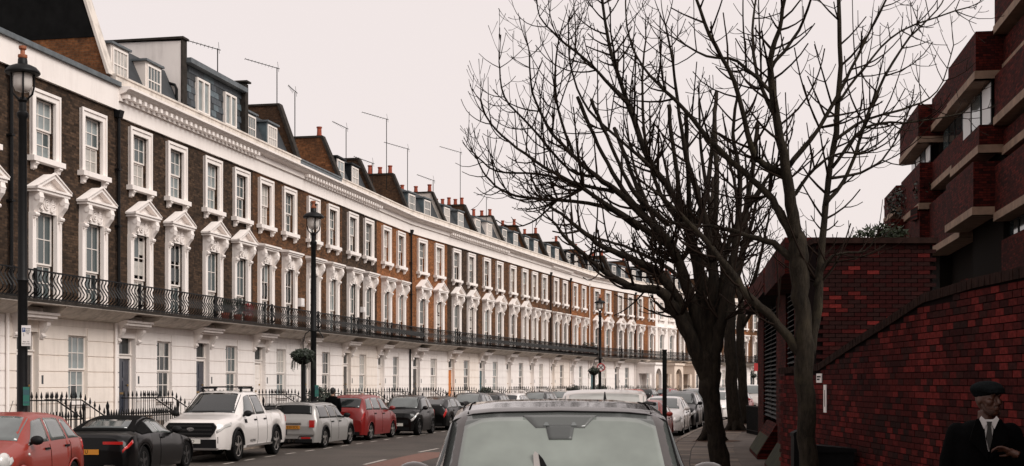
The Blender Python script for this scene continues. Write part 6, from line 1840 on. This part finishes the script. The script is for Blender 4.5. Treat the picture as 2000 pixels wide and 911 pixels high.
# the man in the flat cap by the wall
man = empty('person', (3.99, 11.25, 0.125), R(-8), 'person in black overcoat, flat cap, white shirt and tie, hand raised to chest', 'person')
b = MB()
HZ = 1.70
HM = head(b, Vector((0.025, -0.03, HZ)), yaw=R(32), tilt=R(-3), k=1.06)
loft(b, [(0, 0.02, 0.84, 0.17, 0.115), (0, 0.02, 1.05, 0.155, 0.105), (0, 0.01, 1.30, 0.175, 0.115), (0, 0.01, 1.46, 0.16, 0.09), (0, 0.01, 1.53, 0.07, 0.06)])
for s in (-1, 1):
    b.tube([(s * 0.09, 0.02, 0.90), (s * 0.10, 0.01, 0.50), (s * 0.10, 0.03, 0.09)], [0.085, 0.06, 0.045], 12)
    b.ball((s * 0.105, -0.05, 0.045), 0.075, 10, 6, (0.6, 1.6, 0.6))
b.tube([(-0.17, 0.01, 1.46), (-0.25, 0.03, 1.20), (-0.26, -0.02, 0.95)], [0.05, 0.042, 0.03], 10)
b.tube([(0.17, 0.01, 1.46), (0.29, 0.0, 1.20), (0.19, -0.20, 1.275)], [0.05, 0.042, 0.03], 10)
hand(b, Vector((-0.262, -0.03, 0.92)), Matrix.Rotation(math.pi, 4, 'X') @ Matrix.Rotation(R(80), 4, 'Z'))
hand(b, Vector((0.175, -0.225, 1.285)), Matrix.Rotation(R(-22), 4, 'Z') @ Matrix.Rotation(R(-68), 4, 'Y') @ Matrix.Rotation(R(-60), 4, 'Z'))
body = fuse(b.build('body', 'skin_dark', man, True), 0.006, 1)
c = MB()
loft(c, [(0, 0.02, 0.42, 0.285, 0.20), (0, 0.02, 0.75, 0.265, 0.185), (0, 0.02, 1.05, 0.235, 0.165), (0, 0.01, 1.28, 0.245, 0.165), (0, 0.01, 1.42, 0.245, 0.15), (0, 0.012, 1.49, 0.205, 0.12), (0, 0.015, 1.535, 0.11, 0.085)], 28)
for s in (-1, 1): c.ball((s * 0.205, 0.01, 1.435), 0.085, 12, 8)
c.tube([(-0.205, 0.01, 1.44), (-0.275, 0.03, 1.20), (-0.285, -0.01, 0.96)], [0.088, 0.075, 0.066], 12)
c.tube([(0.205, 0.01, 1.44), (0.315, 0.01, 1.185), (0.30, -0.05, 1.17), (0.215, -0.185, 1.265)], [0.088, 0.078, 0.075, 0.058], 12)
coat = fuse(c.build('overcoat', 'coat_black', man, True), 0.014, 4)
lp = MB()
for s in (-1, 1):
    lp.prism([(s * 0.045, 1.565), (s * 0.10, 1.545), (s * 0.15, 1.38), (s * 0.085, 1.32), (s * 0.004, 1.22)], 'y', -0.185, -0.165)
lp.xf(Matrix.Translation((0, 0, 0)))
lo = lp.build('lapels', 'coat_black', coat)
sh = MB(); sh.prism([(-0.052, 1.545), (0.052, 1.545), (0.030, 1.40), (0, 1.29), (-0.030, 1.40)], 'y', -0.180, -0.120); sh.build('shirt', 'shirt_white', man)
for s in (-1, 1): MB().prism([(s * 0.058, 1.572), (s * 0.010, 1.525), (s * 0.040, 1.470), (s * 0.075, 1.550)], 'y', -0.192, -0.178).build('shirt_collar', 'shirt_white', man)
MB().prism([(-0.020, 1.530), (0.020, 1.530), (0.012, 1.492), (0.024, 1.40), (0, 1.30), (-0.024, 1.40), (-0.012, 1.492)], 'y', -0.200, -0.186).build('tie', 'tie_dark', man)
cp_ = MB()
cp_.ball((0, 0.015, 0.085), 0.118, 20, 10, (0.98, 1.12, 0.52)); cp_.ball((0, -0.045, 0.072), 0.105, 18, 8, (0.95, 0.85, 0.42)); cp_.ball((0.0, 0.02, 0.055), 0.105, 18, 8, (0.93, 1.05, 0.5))
cp_.prism([(-0.085, -0.06), (-0.075, -0.105), (-0.035, -0.135), (0.035, -0.135), (0.075, -0.105), (0.085, -0.06)], 'z', 0.044, 0.056)
cp_.xf(HM); fuse(cp_.build('flat_cap', 'cap_tweed', man, True), 0.007, 5)
bd = MB(); bd.ball((0, -0.048, -0.090), 0.044, 14, 8, (1.18, 0.85, 0.72))
for s in (-1, 1): bd.tube([(s * 0.070, -0.005, -0.03), (s * 0.062, -0.03, -0.075), (s * 0.03, -0.07, -0.105)], [0.010, 0.016, 0.018], 8); 
bd.tube([(-0.028, -0.082, -0.056), (0, -0.092, -0.053), (0.028, -0.082, -0.056)], 0.008, 6)
bd.xf(HM); bd.build('stubble_beard', 'stubble', body, True)
tr_ = MB()
for s in (-1, 1): tr_.tube([(s * 0.095, 0.02, 0.88), (s * 0.10, 0.015, 0.5), (s * 0.10, 0.03, 0.06)], [0.105, 0.085, 0.075], 14)
tr_.build('trousers', 'coat_black', man, True)

man.scale = (1.045, 1.045, 1.045)
def bystander(loc, rz, H, coat_m, hair_m, skin, label, long_hair=False, turn=0.0):
    k = H / 1.75
    rt = empty('person', loc, rz, label, 'person', 'people on the terrace pavement')
    b = MB(); M = head(b, Vector((0, -0.02, 1.63)), yaw=turn)
    loft(b, [(0, 0, 0.84, 0.17, 0.12), (0, 0, 1.05, 0.15, 0.105), (0, 0, 1.30, 0.18, 0.12), (0, 0, 1.42, 0.15, 0.09), (0, 0, 1.48, 0.065, 0.06)], 14)
    for s in (-1, 1):
        b.tube([(s * 0.09, 0, 0.88), (s * 0.10, 0, 0.48), (s * 0.10, 0.02, 0.07)], [0.09, 0.065, 0.05], 10); b.ball((s * 0.10, -0.05, 0.045), 0.07, 8, 6, (0.6, 1.6, 0.6))
        b.tube([(s * 0.17, 0, 1.40), (s * 0.23, 0.02, 1.13), (s * 0.22, -0.05, 0.90)], [0.05, 0.04, 0.03], 8)
        hand(b, Vector((s * 0.22, -0.06, 0.88)), Matrix.Rotation(math.pi, 4, 'X') @ Matrix.Rotation(R(90 * s), 4, 'Z'))
    b.xf(Matrix.Scale(k, 4)); fuse(b.build('body', skin, rt, True), 0.011, 3)
    c = MB(); loft(c, [(0, 0, 0.70, 0.235, 0.16), (0, 0, 1.0, 0.215, 0.15), (0, 0, 1.28, 0.225, 0.15), (0, 0, 1.40, 0.20, 0.12), (0, 0, 1.48, 0.10, 0.09)], 18)
    for s in (-1, 1): c.tube([(s * 0.19, 0, 1.39), (s * 0.26, 0.02, 1.13), (s * 0.25, -0.04, 0.92)], [0.08, 0.068, 0.055], 10)
    c.xf(Matrix.Scale(k, 4)); fuse(c.build('coat', coat_m, rt, True), 0.02, 3)
    h = MB(); h.ball((0, 0.028, 0.040), 0.105, 14, 9, (0.90, 0.98, 1.05)); h.ball((0, 0.05, -0.02), 0.085, 12, 8, (0.95, 0.75, 1.0))
    h.xf(Matrix.Scale(k, 4) @ M); h.build('hair', hair_m, rt, True)
    t = MB()
    for s in (-1, 1): t.tube([(s * 0.09, 0, 0.88), (s * 0.10, 0, 0.48), (s * 0.10, 0.02, 0.08)], [0.105, 0.08, 0.07], 10)
    t.xf(Matrix.Scale(k, 4)); t.build('trousers', 'coat_black', rt, True)
q = px(650, 758, 46.0); bystander((q.x, 46.0, 0.125), R(170), 1.72, 'coat_black', 'hair_black', 'skin_light', 'person with dark hair and black coat on the pavement behind the silver compact')
q = px(708, 766, 49.5); bystander((q.x, 49.5, 0.125), R(10), 1.56, 'paint_grey', 'hair_grey', 'skin_light', 'grey-haired person whose head shows above the red people carrier')
